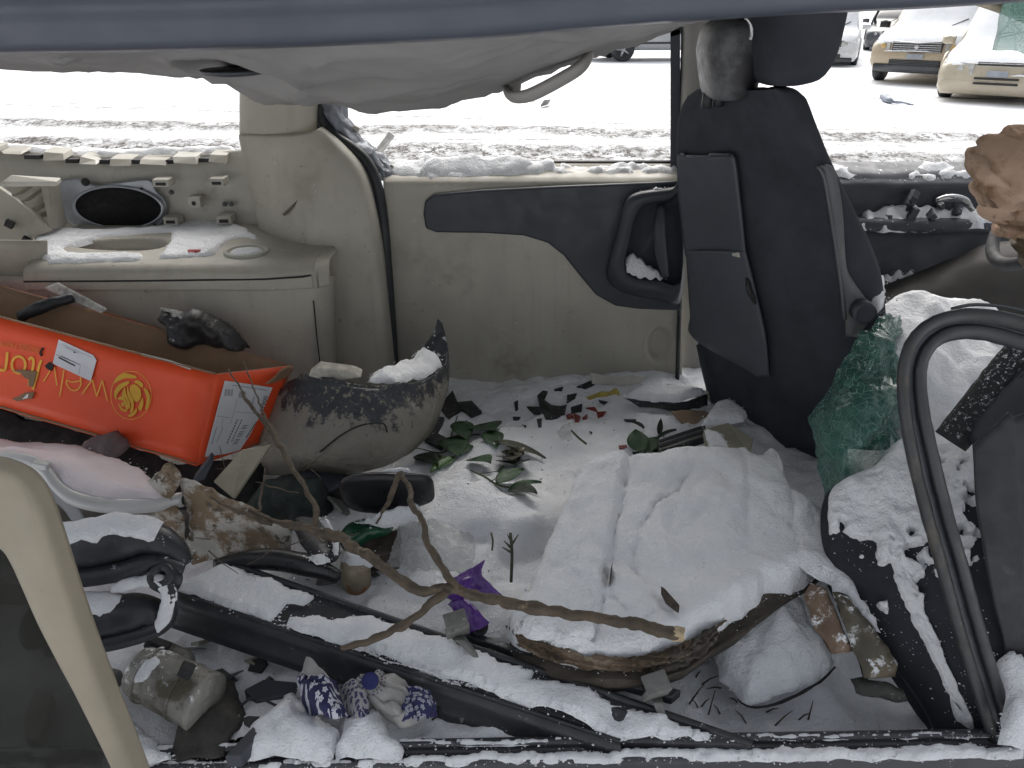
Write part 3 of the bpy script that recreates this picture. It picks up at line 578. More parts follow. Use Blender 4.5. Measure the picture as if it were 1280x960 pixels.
# ================================================================ driver's seat
def driver_seat():
    t = thing('driver_seat', 'black cloth driver seat with map pocket, seen from behind', 'seat')
    def ring(v, uL, uN, uR, n=36, yL=2.12, yN=1.72, yR=1.74, w=.10):
        a = P(uL, v, Y=yL); b_ = P(uN, v, Y=yN); c = P(uR, v, Y=yR)
        m = a.lerp(b_, .5)+V(-.012, 0, 0); m2 = a.lerp(b_, .85)+V(-.01, 0, 0); m1 = a.lerp(b_, .12)+V(-.012, 0, 0)
        return spl_c([a, m1, m, m2, b_, b_.lerp(c, .5)+V(0, -.012, 0), c, c+V(.005, .06, 0), c.lerp(a, .5)+V(w, 0, 0), a+V(w, .01, 0)], n)
    rows = [ring(113, 905, 950, 968), ring(109, 888, 955, 980), ring(113, 872, 968, 996), ring(124, 860, 974, 1008), ring(150, 850, 990, 1018), ring(205, 848, 1022, 1040), ring(260, 855, 1034, 1065), ring(320, 864, 1045, 1092), ring(365, 870, 1052, 1103), ring(440, 876, 1058, 1108), ring(560, 905, 1060, 1112)]
    bk = B().loft([[p for p in spl_ring] for spl_ring in zip(*[spl(c, 40) for c in zip(*rows)])]).obj('backrest', CLOTHD, t)
    # smooth back shell with pocket
    def on(u, v):                      # point on the rear face, just proud of it
        lv = [(109, 888, 955), (150, 850, 990), (205, 848, 1022), (260, 855, 1034), (320, 864, 1045), (365, 870, 1052), (440, 876, 1058), (560, 905, 1060)]
        for (v0, a0, b0), (v1, a1, b1) in zip(lv, lv[1:]):
            if v0 <= v <= v1:
                k = (v-v0)/(v1-v0); uL = a0+(a1-a0)*k; uN = b0+(b1-b0)*k; break
        a = P(uL, v, Y=2.12); b_ = P(uN, v, Y=1.72)
        lo, hi = -.2, 1.2
        for _ in range(24):
            m = (lo+hi)/2; p = a.lerp(b_, m); d = p-Vector((0, 0, CAMH)); uu = 640+FPX*d.x/(d.y*CP-d.z*SP)
            if uu < u: lo = m
            else: hi = m
        return a.lerp(b_, lo)+V(-.026, -.012, 0)
    VIN = M('blue grey seat vinyl', (.052, .060, .073), .42, .1, 8, .25, 800)
    rows = [[on(u, v) for u in (l, l+(r-l)*.3, l+(r-l)*.7, r)] for v, l, r in ((193, 862, 922), (196, 859, 930), (240, 860, 936), (300, 866, 942), (318, 868, 944))]
    B().patch(rows, 24, 40).obj('back_panel', VIN, t, solid=.008)
    rows = [[on(u, v)+V(dx, 0, 0) for u, dx in ((l, 0), (l+(r-l)*.3, -.012), (l+(r-l)*.7, -.014), (r, 0))] for v, l, r in ((312, 869, 943), (330, 870, 948), (390, 874, 962), (420, 878, 968), (468, 958, 972))]
    pk = B().patch(rows, 24, 40).obj('map_pocket', VIN, t, solid=.008)
    b = B(); b.tube([on(886, 312), on(910, 317)+V(-.01, 0, 0), on(942, 322)], .004, 6); b.obj('pocket_piping', GREYP, pk)
    b = B(); b.prism([on(925, 316)+V(-.014, 0, 0), on(941, 320)+V(-.014, 0, 0), on(940, 314)+V(-.014, 0, 0)], (.004, 0, 0)); b.obj('folded_paper', BEIGEL, pk, False)
    b = B(); b.tube(spl([on(946, 345), on(952, 360)+V(-.012, -.01, 0), on(956, 376)], 8), .008, 8); b.obj('recline_button', BLACK, t)
    # airbag side panel of grey vinyl
    rows = [[P(u, v, Y=y) for u, y in ((l, 1.706), ((l+r)/2, 1.698), (r, 1.706))] for v, l, r in ((207, 1024, 1030), (214, 1028, 1042), (260, 1037, 1051), (330, 1047, 1056), (350, 1050, 1064), (375, 1054, 1082), (392, 1056, 1090), (420, 1058, 1070))]
    sp = B().patch(rows, 12, 50).obj('side_panel', M('green grey vinyl', (.085, .092, .095), .5, .08, 8, .2, 900), t, solid=.008)
    b = B(); b.tube(spl([P(1022, 208, Y=1.70), P(1031, 225, Y=1.70), P(1042, 290, Y=1.70), P(1050, 345, Y=1.70), P(1056, 400, Y=1.70)], 24), .004, 6); b.obj('seam_piping', GREYP, sp)
    # head restraint: padded body and the vinyl-backed front
    def blob(name, ctr, prof, mat, parent, Y0, Y1):
        rings = []
        for v, l, r, k in prof:
            a, c = P(l, v, Y=(Y0+Y1)/2), P(r, v, Y=(Y0+Y1)/2); mid = (a+c)/2; w = (c-a).length/2; d = (Y1-Y0)/2*k
            rings.append([mid+V(w*math.copysign(abs(cos(th))**.7, cos(th)), d*math.copysign(abs(sin(th))**.7, sin(th)), 0) for th in [2*pi*i/28 for i in range(28)]])
        return B().loft([list(r) for r in zip(*[spl(c, 26) for c in zip(*rings)])]).obj(name, mat, parent)
    hr = blob('headrest', None, [(104, 950, 975, .4), (101, 944, 990, .7), (92, 940, 1012, .9), (70, 938, 1026, 1), (40, 936, 1036, 1), (0, 936, 1044, 1), (-30, 940, 1046, .9), (-40, 960, 1030, .5)], CLOTHD, t, 1.66, 1.98)
    blob('headrest_pad', None, [(123, 893, 903, .4), (121, 884, 922, .7), (112, 880, 938, .9), (80, 876, 946, 1), (60, 875, 950, 1), (36, 882, 948, .95), (24, 896, 944, .7), (20, 910, 936, .3)], M('grey headrest vinyl', (.13, .135, .14), .45, .1, 10, .2, 700, spots=[((.03, .03, .034), 5, .45, .62)]), hr, 1.80, 2.02)
    for u in (900, 925):
        b = B(); b.tube([P(u, 130, Y=1.93), P(u-2, 112, Y=1.93)], .006, 8); b.obj('headrest_post', M('dull chrome', (.45, .45, .45), .3, .1, 20, metal=.9), hr)
    b = B(); b.tube(spl([P(932, 22, Y=1.70), P(938, 30, Y=1.70), P(940, 40, Y=1.70), P(938, 50, Y=1.70)], 14), .0035, 6); b.obj('headrest_wire', MATS['dull chrome'], hr)
    for u, v in ((884, 124), (898, 122), (922, 121)):
        b = B(); b.lathe(P(u, v, Y=1.92), (0, 0, 1), [(-.02, .012), (.012, .012), (.016, .008)], 12); b.obj('post_sleeve', RUBBER, t)
    # seat base under the back
    rows = [[P(u, v, Y=y) for u, y in ((l, 2.18), (l+20, 2.04), ((l+r)/2, 1.92), (r, 1.80))] for v, l, r in ((430, 874, 1100), (480, 885, 1090), (530, 900, 1060), (600, 940, 1060), (660, 960, 1070))]
    B().patch(rows, 24, 30).obj('seat_base', CLOTHD, t, solid=.02)
    q = B(); q.pillow([P(1078, 372, Y=1.74), P(1092, 392, Y=1.70), P(1106, 372, Y=1.74), P(1104, 350, Y=1.84), P(1094, 352, Y=1.84)], .02, .006, .02, .01, .012, 4, 40); q.obj('seat_snow', SNOWD, t)
    b = B(); c = P(1082, 392, Y=1.66); b.lathe(c, (0, 1, 0), [(0, .020), (-.006, .024), (.03, .026)], 16); b.obj('recline_knob', DARK, t)
driver_seat()
# ================================================================ steering wheel and deflated airbag
def wheel():
    t = thing('steering_wheel', 'black steering wheel rim under the deflated tan airbag', 'steering wheel')
    c = P(1330, 250, Y=1.86); ax = V(.78, -.18, -.55).normalized(); e1 = ax.cross(V(0, 0, 1)).normalized(); e2 = ax.cross(e1)
    path = [c+(e1*cos(a)+e2*sin(a))*.19 for a in [2*pi*i/48 for i in range(48)]]
    rings = []
    for i, p in enumerate(path):
        tt = (path[(i+1) % 48]-path[i-1]).normalized(); n1 = (p-c).normalized(); n2 = tt.cross(n1)
        rings.append([p+(n1*cos(a)+n2*sin(a))*.016 for a in [2*pi*j/10 for j in range(10)]])
    B().grid(rings, cu=True, cv=True).obj('rim', M('wheel leather', (.022, .023, .026), .7, .1, 10, .2, 500), t)
    for a in (0, pi, pi*1.5):
        B().tube([c+ax*.05, c+ax*.03+(e1*cos(a)+e2*sin(a))*.10, c+(e1*cos(a)+e2*sin(a))*.185], [.03, .022, .014], 8, flat=.5).obj('spoke', DARK, t)
    B().lathe(c+ax*.06, -ax, [(-.05, .04), (0, .07), (.04, .06), (.05, .03)], 20).obj('hub', DARK, t)
    B().tube([c+ax*.05, c+ax*.35], .04, 12).obj('column', DARK, t)
    # airbag: limp folded bag
    a = thing('deflated_airbag', 'limp tan deflated airbag hanging over the steering wheel', 'airbag')
    ol = [(1243, 294), (1234, 278), (1222, 258), (1212, 236), (1208, 212), (1214, 194), (1228, 178), (1246, 168), (1262, 158), (1285, 152), (1330, 150), (1380, 176), (1400, 230), (1360, 262), (1300, 276), (1266, 288)]
    b = B(); b.lump([p+V(.006*fz(p, 20, 2, 3), 0, .006*fz(p, 20, 5, 3)) for p in spl_c(PY(ol, 1.70), 90)], .085, .04, res=.0065, edge=.085, jag=.003, lump=.0)
    pv = P(1250, 310, Y=1.66)
    def f(p):
        an = atan2(p.z-pv.z, p.x-pv.x); q = V(p.x+.05*fz(p, 5, 1, 2), p.y*.35, p.z+.05*fz(p, 5, 6, 2))
        r1 = 1-abs(noise.noise(V(an*3.4, q.z*3.2, 2)))*2; r2 = 1-abs(noise.noise(q*13))*2; r3 = 1-abs(noise.noise(q*27+V(3, 1, 7)))*2
        k = .075*max(0, r1)**3+.040*max(0, r2)**3+.012*max(0, r3)**2
        return p+V(.30*k*nz(p, 9, 4), -k+.03, .25*k*nz(p, 9, 8))
    b.warp(f).obj('airbag', M('tan airbag nylon', (.60, .42, .31), .95, .14, 7, .5, 500, spec=.15, spots=[((.30, .19, .12), 9, .46, .62), ((.14, .09, .06), 7, .60, .70)]), a)
    ol = [(1262, 262), (1300, 240), (1340, 300), (1310, 345), (1282, 342), (1268, 312)]
    b = B(); b.lump(PY(ol, 1.70), .05, .03, res=.010, edge=.05, jag=.004, lump=.0, seed=5); b.warp(f).obj('torn_cover', M('brown airbag lining', (.10, .075, .045), .8, .3, 16, .5, 300), a)
wheel()
# ================================================================ shattered glass
def glassmat(name, col, scale, alpha):
    m = bpy.data.materials.new(name); m.use_nodes = True; t = m.node_tree; N = t.nodes; L = t.links; b = N['Principled BSDF']
    tc = N.new('ShaderNodeTexCoord'); ns = N.new('ShaderNodeTexNoise'); ns.inputs['Scale'].default_value = 8; L.new(tc.outputs['Object'], ns.inputs['Vector'])
    mx = N.new('ShaderNodeMix'); mx.data_type = 'VECTOR'; mx.inputs[0].default_value = .06; L.new(tc.outputs['Object'], mx.inputs[4]); L.new(ns.outputs['Color'], mx.inputs[5])
    fs = []
    for s_, wd in ((scale*.45, .022), (scale*1.6, .045)):
        v = N.new('ShaderNodeTexVoronoi'); v.feature = 'DISTANCE_TO_EDGE'; v.inputs['Scale'].default_value = s_; L.new(mx.outputs[1], v.inputs['Vector'])
        r = N.new('ShaderNodeMapRange'); r.inputs[1].default_value = 0; r.inputs[2].default_value = wd; r.inputs[3].default_value = 1; r.inputs[4].default_value = 0; L.new(v.outputs['Distance'], r.inputs[0]); fs.append(r.outputs[0])
    n2 = N.new('ShaderNodeTexNoise'); n2.inputs['Scale'].default_value = 5; L.new(tc.outputs['Object'], n2.inputs['Vector'])
    r2 = N.new('ShaderNodeMapRange'); r2.inputs[1].default_value = .42; r2.inputs[2].default_value = .54; L.new(n2.outputs['Fac'], r2.inputs[0])
    k = N.new('ShaderNodeMath'); k.operation = 'MULTIPLY'; L.new(fs[1], k.inputs[0]); L.new(r2.outputs[0], k.inputs[1])
    mm = N.new('ShaderNodeMath'); mm.operation = 'MAXIMUM'; L.new(fs[0], mm.inputs[0]); L.new(k.outputs[0], mm.inputs[1])
    c = N.new('ShaderNodeMix'); c.data_type = 'RGBA'; L.new(mm.outputs[0], c.inputs[0]); c.inputs[6].default_value = (*col, 1); c.inputs[7].default_value = (.50, .68, .62, 1); L.new(c.outputs[2], b.inputs['Base Color'])
    al = N.new('ShaderNodeMapRange'); al.inputs[3].default_value = alpha; al.inputs[4].default_value = .85; L.new(mm.outputs[0], al.inputs[0]); L.new(al.outputs[0], b.inputs['Alpha'])
    b.inputs['Roughness'].default_value = .12; b.inputs['Specular IOR Level'].default_value = .6
    bp = N.new('ShaderNodeBump'); bp.inputs['Strength'].default_value = .7; bp.inputs['Distance'].default_value = .003; L.new(mm.outputs[0], bp.inputs['Height']); L.new(bp.outputs[0], b.inputs['Normal'])
    return m
GG = glassmat('shattered green glass', (.055, .165, .125), 120, .6)
def shards():
    rows = [[P(u, v, Y=y) for u, v, y in r] for r in (
        ((1092, 392, 1.66), (1104, 386, 1.68), (1118, 388, 1.70), (1128, 396, 1.72)),
        ((1066, 430, 1.60), (1090, 420, 1.58), (1108, 425, 1.60), (1122, 440, 1.62)),
        ((1040, 478, 1.56), (1070, 470, 1.50), (1100, 472, 1.50), (1128, 480, 1.52)),
        ((1016, 520, 1.54), (1052, 520, 1.44), (1092, 520, 1.42), (1130, 520, 1.44)),
        ((1020, 552, 1.50), (1056, 560, 1.40), (1096, 565, 1.38), (1134, 560, 1.38)),
        ((1026, 598, 1.44), (1056, 600, 1.38), (1096, 600, 1.35), (1140, 600, 1.34)),
        ((1034, 630, 1.42), (1056, 634, 1.38), (1096, 640, 1.36), (1140, 640, 1.33)))]
    def f(p, a, b_):
        return p+V(.020*fz(p, 14, 2, 3), .030*fz(p, 11, 5, 3), .018*fz(p, 16, 8, 3))+V(0, -.016*sin(a*9+b_*14)-.014*abs(nz(p, 26, 4)), 0)
    tag(B().patch(rows, 60, 90, f).obj('shattered_glass', GG, None, solid=.005), 'crumpled sheet of shattered green windscreen glass sagging beside the driver seat', 'broken glass')
    b = B(); b.patch([[P(u, v, Y=1.5) for u, v in r] for r in (((1256, -30), (1300, -30), (1360, -20)), ((1250, 20), (1296, 22), (1356, 30)), ((1243, 62), (1290, 70), (1346, 84)))], 20, 24, lambda p, a, b_: p+V(.006*fz(p, 20, 1, 2), .01*fz(p, 12, 3, 2), .006*fz(p, 30, 2, 2)))
    tag(b.obj('hanging_glass', glassmat('pale green glass', (.22, .45, .37), 60, .5), None, solid=.005), 'pale green cracked glass fragment hanging at the upper right corner', 'broken glass')
shards()
# ================================================================ passenger seat and bent door frame, lower right
def right_front():
    t = thing('passenger_seat', 'black front seat back tipped over, patched with snow, lower right', 'seat')
    rows = [[P(u, v, Y=y) for u, v, y in r] for r in (
        ((1075, 604, 1.40), (1120, 570, 1.40), (1200, 540, 1.40), (1300, 520, 1.40)),
        ((1048, 614, 1.36), (1085, 606, 1.34), (1190, 590, 1.30), (1310, 570, 1.30)),
        ((1043, 650, 1.30), (1092, 655, 1.28), (1190, 650, 1.22), (1310, 640, 1.20)),
        ((1052, 706, 1.24), (1112, 706, 1.21), (1200, 706, 1.15), (1310, 706, 1.13)),
        ((1082, 752, 1.19), (1138, 752, 1.15), (1210, 752, 1.10), (1310, 752, 1.08)),
        ((1128, 812, 1.12), (1172, 812, 1.09), (1225, 812, 1.06), (1310, 812, 1.04)),
        ((1175, 880, 1.05), (1205, 880, 1.03), (1245, 880, 1.02), (1310, 880, 1.01)),
        ((1195, 925, 1.01), (1215, 925, 1.00), (1250, 925, 1.0), (1310, 925, 1.0)))]
    rows2 = []
    for r in rows:
        a = r[0]; rows2.append([a+V(.02, .05, -.10), a+V(-.004, .02, -.035)]+r)
    def f(p, a, b_): return p+V(0, 0, .006*fz(p, 8, 2, 3)+.016*exp(-((a-.42)/.05)**2))
    B().patch(rows2, 60, 70, f).obj('seat_back', CLOTHF, t, solid=.02)
    b = B(); b.tube(spl([rows2[i][1] for i in range(1, 8)], 40), .010, 8); b.obj('edge_trim', DARK, t)
    def L(u, v, dz=.046):
        best = None
        for k in range(1, len(rows)-1):
            if rows[k] and P(u, v, Y=1).z is not None: pass
        vv = [604, 614, 650, 706, 752, 812, 880, 925]; yy = [[1.40, 1.36, 1.30, 1.24, 1.19, 1.12, 1.05, 1.01], [1.40, 1.30, 1.20, 1.13, 1.08, 1.04, 1.01, 1.0]]
        k = max(i for i in range(7) if vv[i] <= max(v, 604)); s_ = min(1, (v-vv[k])/(vv[k+1]-vv[k])) if v > 604 else 0
        yl = yy[0][k]+(yy[0][k+1]-yy[0][k])*s_; yr = yy[1][k]+(yy[1][k+1]-yy[1][k])*s_
        a = min(1, max(0, (u-1050)/250)); return P(u, v, Y=yl+(yr-yl)*a)+V(0, 0, dz)
    def sm(x, lo, hi): x = max(0, min(1, (x-lo)/(hi-lo))); return x*x*(3-2*x)
    up = V(-.25, -.45, .85).normalized()
    def fs(p, a, b_):                     # powder lying on the seat, thinning out at ragged edges
        q = f(p, a, b_); n_ = .22*fz(p, 11, 3, 4)+.10*fz(p, 45, 7, 3)
        m1 = sm(.50-b_+.10*sin(a*7)+n_-.35*max(0, .47-a)*3, 0, .10)
        m2 = sm(.055-abs(a-.44-.03*b_)+n_*.10+.03*sm(b_, .75, .95), 0, .03)*sm(1.0-b_, 0, .05)*sm(n_+.25, 0, .2)
        m = max(m1, m2*.75); return q+up*(m*(.024+.010*fz(p, 22, 5, 3)+.0018*fz(p, 90, 2, 2))-.016*(1-m)+.012)
    stuff(B().patch(rows2, 150, 190, fs).obj('snow_cover', SNOW, t))
    rd = random.Random(8); b = B(); G = B().patch(rows2, 60, 80, f).v
    for k in range(900):
        ia = min(59, max(8, int(rd.gauss(27, 9)))); ib = rd.randrange(6, 78); p = G[ib*60+ia]+up*.0125+V(rd.uniform(-.006, .006), rd.uniform(-.006, .006), 0); r = min(.003, .0006+rd.expovariate(1/.0006))
        b.add([p+V(r, 0, 0), p+V(0, r, 0), p-V(r, 0, 0), p-V(0, r, 0), p+up*r, p-up*r], [(0, 1, 4), (1, 2, 4), (2, 3, 4), (3, 0, 4), (1, 0, 5), (2, 1, 5), (3, 2, 5), (0, 3, 5)])
    stuff(b.obj('snow_grains', SNOW, t, smooth=False))
    q = B(); q.pillow([L(1138, 716), L(1148, 714), L(1152, 735), L(1146, 740)], .010, .004, .01, .003, .003, 6); q.obj('snow_patch', SNOW, t)
    # hoop
    h = thing('bent_door_frame', 'bent black door window frame hoop with scuffed rubber seal', 'door frame')
    pa = [(1244, 930, .97), (1222, 862, .985), (1200, 790, 1.0), (1178, 710, 1.02), (1158, 640, 1.04), (1142, 575, 1.06), (1131, 510, 1.08), (1130, 462, 1.10), (1140, 428, 1.11), (1162, 406, 1.12), (1195, 396, 1.13), (1235, 396, 1.13), (1280, 406, 1.12), (1340, 424, 1.10), (1440, 460, 1.08)]
    path = spl([P(u, v, Y=y) for u, v, y in pa], 70)
    seal = M('scuffed rubber seal', (.020, .021, .023), .5, .2, 10, .15, 300, spots=[((.06, .052, .042), 14, .50, .68), ((.13, .12, .10), 45, .66, .74)], frost=(.20, 60))
    B().tube(path, .0145, 14, flat=.62, up=(.7, -.6, .3), rn=.10).obj('outer_seal', seal, h)
    pb = [(u+du, v+dv, y+.008) for (u, v, y), (du, dv) in zip(pa, [(24, -4)]*6+[(22, 0), (20, 4), (18, 10), (14, 15), (8, 18), (0, 20), (-6, 20), (-6, 20), (-6, 20)])]
    path2 = spl([P(u, v, Y=y) for u, v, y in pb], 70)
    B().tube(path2, .0150, 14, flat=.62, up=(.7, -.6, .3), rn=.08).obj('frame_bar', M('black frame paint', (.020, .022, .026), .5, .15, 6, .08, 400, spots=[((.09, .085, .08), 24, .64, .74)], frost=(.16, 60)), h)
    B().grid([[a.lerp(b_, k)+V(0, .006, -.004) for k in (.1, .5, .9)] for a, b_ in zip(path, path2)]).obj('frame_web', DARK, h, solid=.010)
    b = B(); b.tube(spl([P(u, v, Y=y) for u, v, y in ((1190, 386, 1.15), (1215, 381, 1.16), (1250, 383, 1.16), (1290, 392, 1.15), (1380, 420, 1.13))], 24), .003, 6); b.obj('seal_lip', GREYP, h)
    # inner panel of the same door
    rows = [[P(u, v, Y=y) for u, v, y in r] for r in (((1215, 560, 1.14), (1250, 530, 1.14), (1330, 500, 1.14)), ((1222, 640, 1.10), (1260, 630, 1.09), (1330, 620, 1.08)), ((1240, 740, 1.06), (1275, 740, 1.05), (1330, 740, 1.04)), ((1258, 830, 1.03), (1290, 830, 1.02), (1330, 830, 1.01)), ((1262, 930, 1.0), (1300, 930, 1.0), (1350, 930, 1.0)))]
    B().patch(rows, 24, 40, f).obj('door_panel', M('black door lining', (.022, .025, .029), .6, .2, 7, .3, 300, spots=[((.07, .075, .075), 12, .60, .78)], frost=(.18, 60)), h, solid=.01)
    # bar seen through the hoop
    b = B(); b.tube(spl([P(1188, 552, Y=1.24), P(1215, 520, Y=1.25), P(1250, 478, Y=1.27), P(1300, 420, Y=1.30), P(1380, 340, Y=1.34)], 30), [.030, .034, .036, .036], 14, rn=.1)
    tag(b.obj('frosted_bar', M('frosted black foam', (.020, .020, .022), .8, .2, 20, .5, 300, frost=(.40, 150)), None), 'thick black bar speckled with frost, crossing inside the bent frame', 'bar')
    b = B(); b.lump([P(u, v, Y=1.22) for u, v in ((1208, 548), (1215, 532), (1240, 505), (1275, 470), (1310, 450), (1310, 520), (1280, 540), (1250, 560), (1222, 566))], .05, .03, res=.01, edge=.04, jag=.004, lump=.006)
    tag(b.obj('black_lever_cover', DARK, None), 'smooth black plastic cover below the frosted bar, right edge', 'cover')
    q = B(); q.pillow([P(1238, 850, Z=.10), P(1248, 822, Z=.14), P(1268, 812, Z=.15), P(1300, 830, Z=.14), P(1300, 935, Z=.05), P(1250, 930, Z=.05), P(1255, 880, Z=.08)], .03, .008, .03, .01, .014, 8, 30)
    stuff(q.obj('snow', SNOW, None), 'small snow heap in the bottom right corner')
right_front()
# snow mound on the driver's side between seat and hoop
q = B(); q.pillow([P(1086, 404, Y=1.78), P(1104, 384, Y=1.86), P(1128, 374, Y=1.94), P(1160, 380, Y=2.0), P(1200, 400, Y=1.98), P(1320, 430, Y=1.9), P(1400, 560, Y=1.5), P(1230, 580, Y=1.38), P(1130, 575, Y=1.42), P(1106, 520, Y=1.5), P(1102, 450, Y=1.62)], .05, .012, .08, .012, .03, 5, 9)
stuff(q.obj('snow_mound', SNOW, None), 'rounded snow mound on the front seat beside the shattered glass')
# ================================================================ snow over the van floor
def floor_snow():
    cps = [(480, 480, .04), (560, 475, .06), (700, 478, .07), (850, 480, .08), (560, 540, .05), (640, 560, .07), (760, 530, .07), (900, 520, .09), (600, 620, .12), (560, 680, .09), (650, 640, .13), (680, 700, .07), (560, 720, .07), (640, 740, .06), (450, 620, .06), (420, 720, .05), (350, 640, -.05), (300, 560, -.22), (150, 600, -.25), (0, 560, -.25), (100, 700, -.22), (180, 910, .0), (300, 850, -.01), (60, 800, -.12), (200, 680, -.2), (330, 600, -.16), (330, 900, .02), (600, 900, .0), (850, 880, -.04), (920, 895, -.10), (980, 890, -.12), (1080, 880, -.12), (1120, 850, -.10), (1150, 900, -.10), (1000, 800, .0), (1080, 700, .05), (1000, 620, .04), (1100, 600, .04), (940, 700, .04)]
    C = [P(u, v, Z=z) for u, v, z in cps]
    nx, ny = 300, 150; rows = []
    for j in range(ny):
        y = .955+j*(2.43-.955)/(ny-1); r = []
        for i in range(nx):
            x = -1.7+i*3.4/(nx-1); sw = sz = 0
            for c in C:
                w = 1/((c.x-x)**2+(c.y-y)**2+.002)**1.6; sw += w; sz += w*c.z
            z = sz/sw; p = V(x, y, 0)
            z += .020*fz(p, 5, 3, 4)+.006*fz(p, 24, 8, 3)
            z += -.016*max(0, nz(p, 14, 4))**2*2
            r.append(V(x, y, z))
        rows.append(r)
    global FLOOR; FLOOR = rows
    stuff(B().grid(rows).obj('snow', SNOW, None), 'drifted snow covering the floor of the van')
floor_snow()
def hit(u, v, dz=0):
    """point of the floor snow seen at a photo pixel, raised by dz"""
    for k in range(400):
        Y = .96+k*.0036; p = P(u, v, Y=Y)
        i = int((p.x+1.7)/3.4*299); j = int((Y-.955)/(2.43-.955)*149)
        if 0 <= i < 300 and 0 <= j < 150 and p.z <= FLOOR[j][i].z+dz: return p
    return P(u, v, Z=.08+dz)
# ================================================================ snow-covered slab with the rotten layered edge
def slab():
    t = thing('snowy_seat_cushion', 'large slab under thick snow with rotten brown layered edge', 'cushion')
    ol = [(722, 588, .20), (760, 571, .21), (850, 560, .22), (932, 555, .22), (946, 566, .21), (962, 554, .21), (976, 564, .21), (986, 600, .21), (1046, 652, .18), (1042, 690, .16), (1002, 716, .15), (968, 738, .15), (938, 764, .15), (900, 785, .15), (862, 812, .15), (820, 826, .14), (760, 832, .13), (690, 822, .13), (640, 796, .13), (632, 786, .13), (650, 745, .145), (680, 690, .165), (704, 630, .19)]
    O = [P(u, v, Z=z) for u, v, z in ol]
    cr = [[(790, 575), (772, 640), (762, 700), (745, 770)], [(862, 600), (806, 645), (798, 690), (822, 725), (845, 745)], [(925, 570), (934, 620), (936, 660), (965, 680)], [(975, 560), (984, 610), (990, 650)], [(705, 690), (760, 700)]]
    CR = [[P(u, v, Z=.2) for u, v in spl2] for spl2 in cr]
    CR = [[p+V(.012*fz(p, 14, 3, 4), .012*fz(p, 14, 8, 4), 0) for p in spl(c, 90)] for c in CR]
    cO = sum(O, V(0, 0, 0))/len(O)
    On = [p+(V(0, .034, .0) if 11 <= i <= 19 else V(0, 0, 0)) for i, p in enumerate(O)]
    q = B(); q.pillow([p-V(0, 0, .045) for p in On], .062, .0068, .032, .008, .015, 3, 9)
    def f(p):
        z = p.z
        for k, c in enumerate(CR):
            d = min((p.x-a.x)**2+(p.y-a.y)**2 for a in c); z -= (.009, .009, .006, .006, .003)[k]*exp(-d/.00002)*(1+.9*nz(p, 40, 2))+(.004*exp(-d/.0006) if k in (1, 2) else 0)
        # the strip along the left edge stands higher
        s = P(772, 640, Z=.2).x+(P(745, 770, Z=.2).x-P(772, 640, Z=.2).x)*(P(772, 640, Z=.2).y-p.y)/max(.01, P(772, 640, Z=.2).y-P(745, 770, Z=.2).y)
        z += .016*max(0, min(1, (s-p.x)/.012))*min(1, max(0, (p.z-.1)/.03))
        dv = noise.voronoi(V(p.x*7+.35*fz(p, 9, 1, 3), p.y*7+.35*fz(p, 9, 4, 3), 0))[0]; msk = max(0, min(1, (fz(p, 3.2, 11, 2)+.12)*4))
        if z > .1: z -= .004*msk*max(0, 1-(dv[1]-dv[0])/.035); z += .004*msk*nz(p, 5, 9)+.0022*fz(p, 28, 6, 3)
        return V(p.x, p.y, z)
    q.warp(f); stuff(q.obj('snow_cover', SNOW, t))
    body = [p-V(0, 0, .052) for p in O]
    c = sum(body, V(0, 0, 0))/len(body)
    B().loft([[c+(p-c)*.99 for p in body], [c+(p-c)*.97-V(0, 0, .02) for p in body], [c+(p-c)*.88-V(0, 0, .06) for p in body]]).obj('cushion_core', M('dark wet foam', (.055, .045, .035), .9, .3, 25, .8, 120), t)
    edge = [(632, 787, .10), (662, 808, .10), (705, 823, .10), (760, 833, .10), (822, 827, .11), (862, 812, .12), (905, 783, .125), (940, 762, .13), (972, 734, .13)]
    cols = [(.20, .14, .085), (.29, .23, .155), (.13, .085, .05), (.24, .19, .13), (.09, .065, .045), (.19, .15, .10)]
    full = spl([P(u, v, Z=z) for u, v, z in edge], 170)
    lm = bpy.data.materials.new('soggy layered board'); lm.use_nodes = True; N = lm.node_tree.nodes; K = lm.node_tree.links; bs = N['Principled BSDF']; bs.inputs['Roughness'].default_value = .95
    tc = N.new('ShaderNodeTexCoord'); mp = N.new('ShaderNodeMapping'); mp.inputs['Scale'].default_value = (7, 9, 130); K.new(tc.outputs['Object'], mp.inputs[0])
    nn = N.new('ShaderNodeTexNoise'); nn.inputs['Scale'].default_value = 1.4; nn.inputs['Detail'].default_value = 7; nn.inputs['Roughness'].default_value = .7; K.new(mp.outputs[0], nn.inputs['Vector'])
    rp = N.new('ShaderNodeValToRGB'); K.new(nn.outputs['Fac'], rp.inputs[0]); el = rp.color_ramp.elements; el[0].position = .34; el[0].color = (.022, .017, .013, 1); el[1].position = .76; el[1].color = (.34, .29, .22, 1)
    for ps, cl in ((.46, (.075, .052, .033, 1)), (.58, (.15, .11, .075, 1))): e_ = el.new(ps); e_.color = cl
    K.new(rp.outputs[0], bs.inputs['Base Color']); bq = N.new('ShaderNodeBump'); bq.inputs['Strength'].default_value = .9; bq.inputs['Distance'].default_value = .004; K.new(nn.outputs['Fac'], bq.inputs['Height']); K.new(bq.outputs[0], bs.inputs['Normal'])
    rows = []
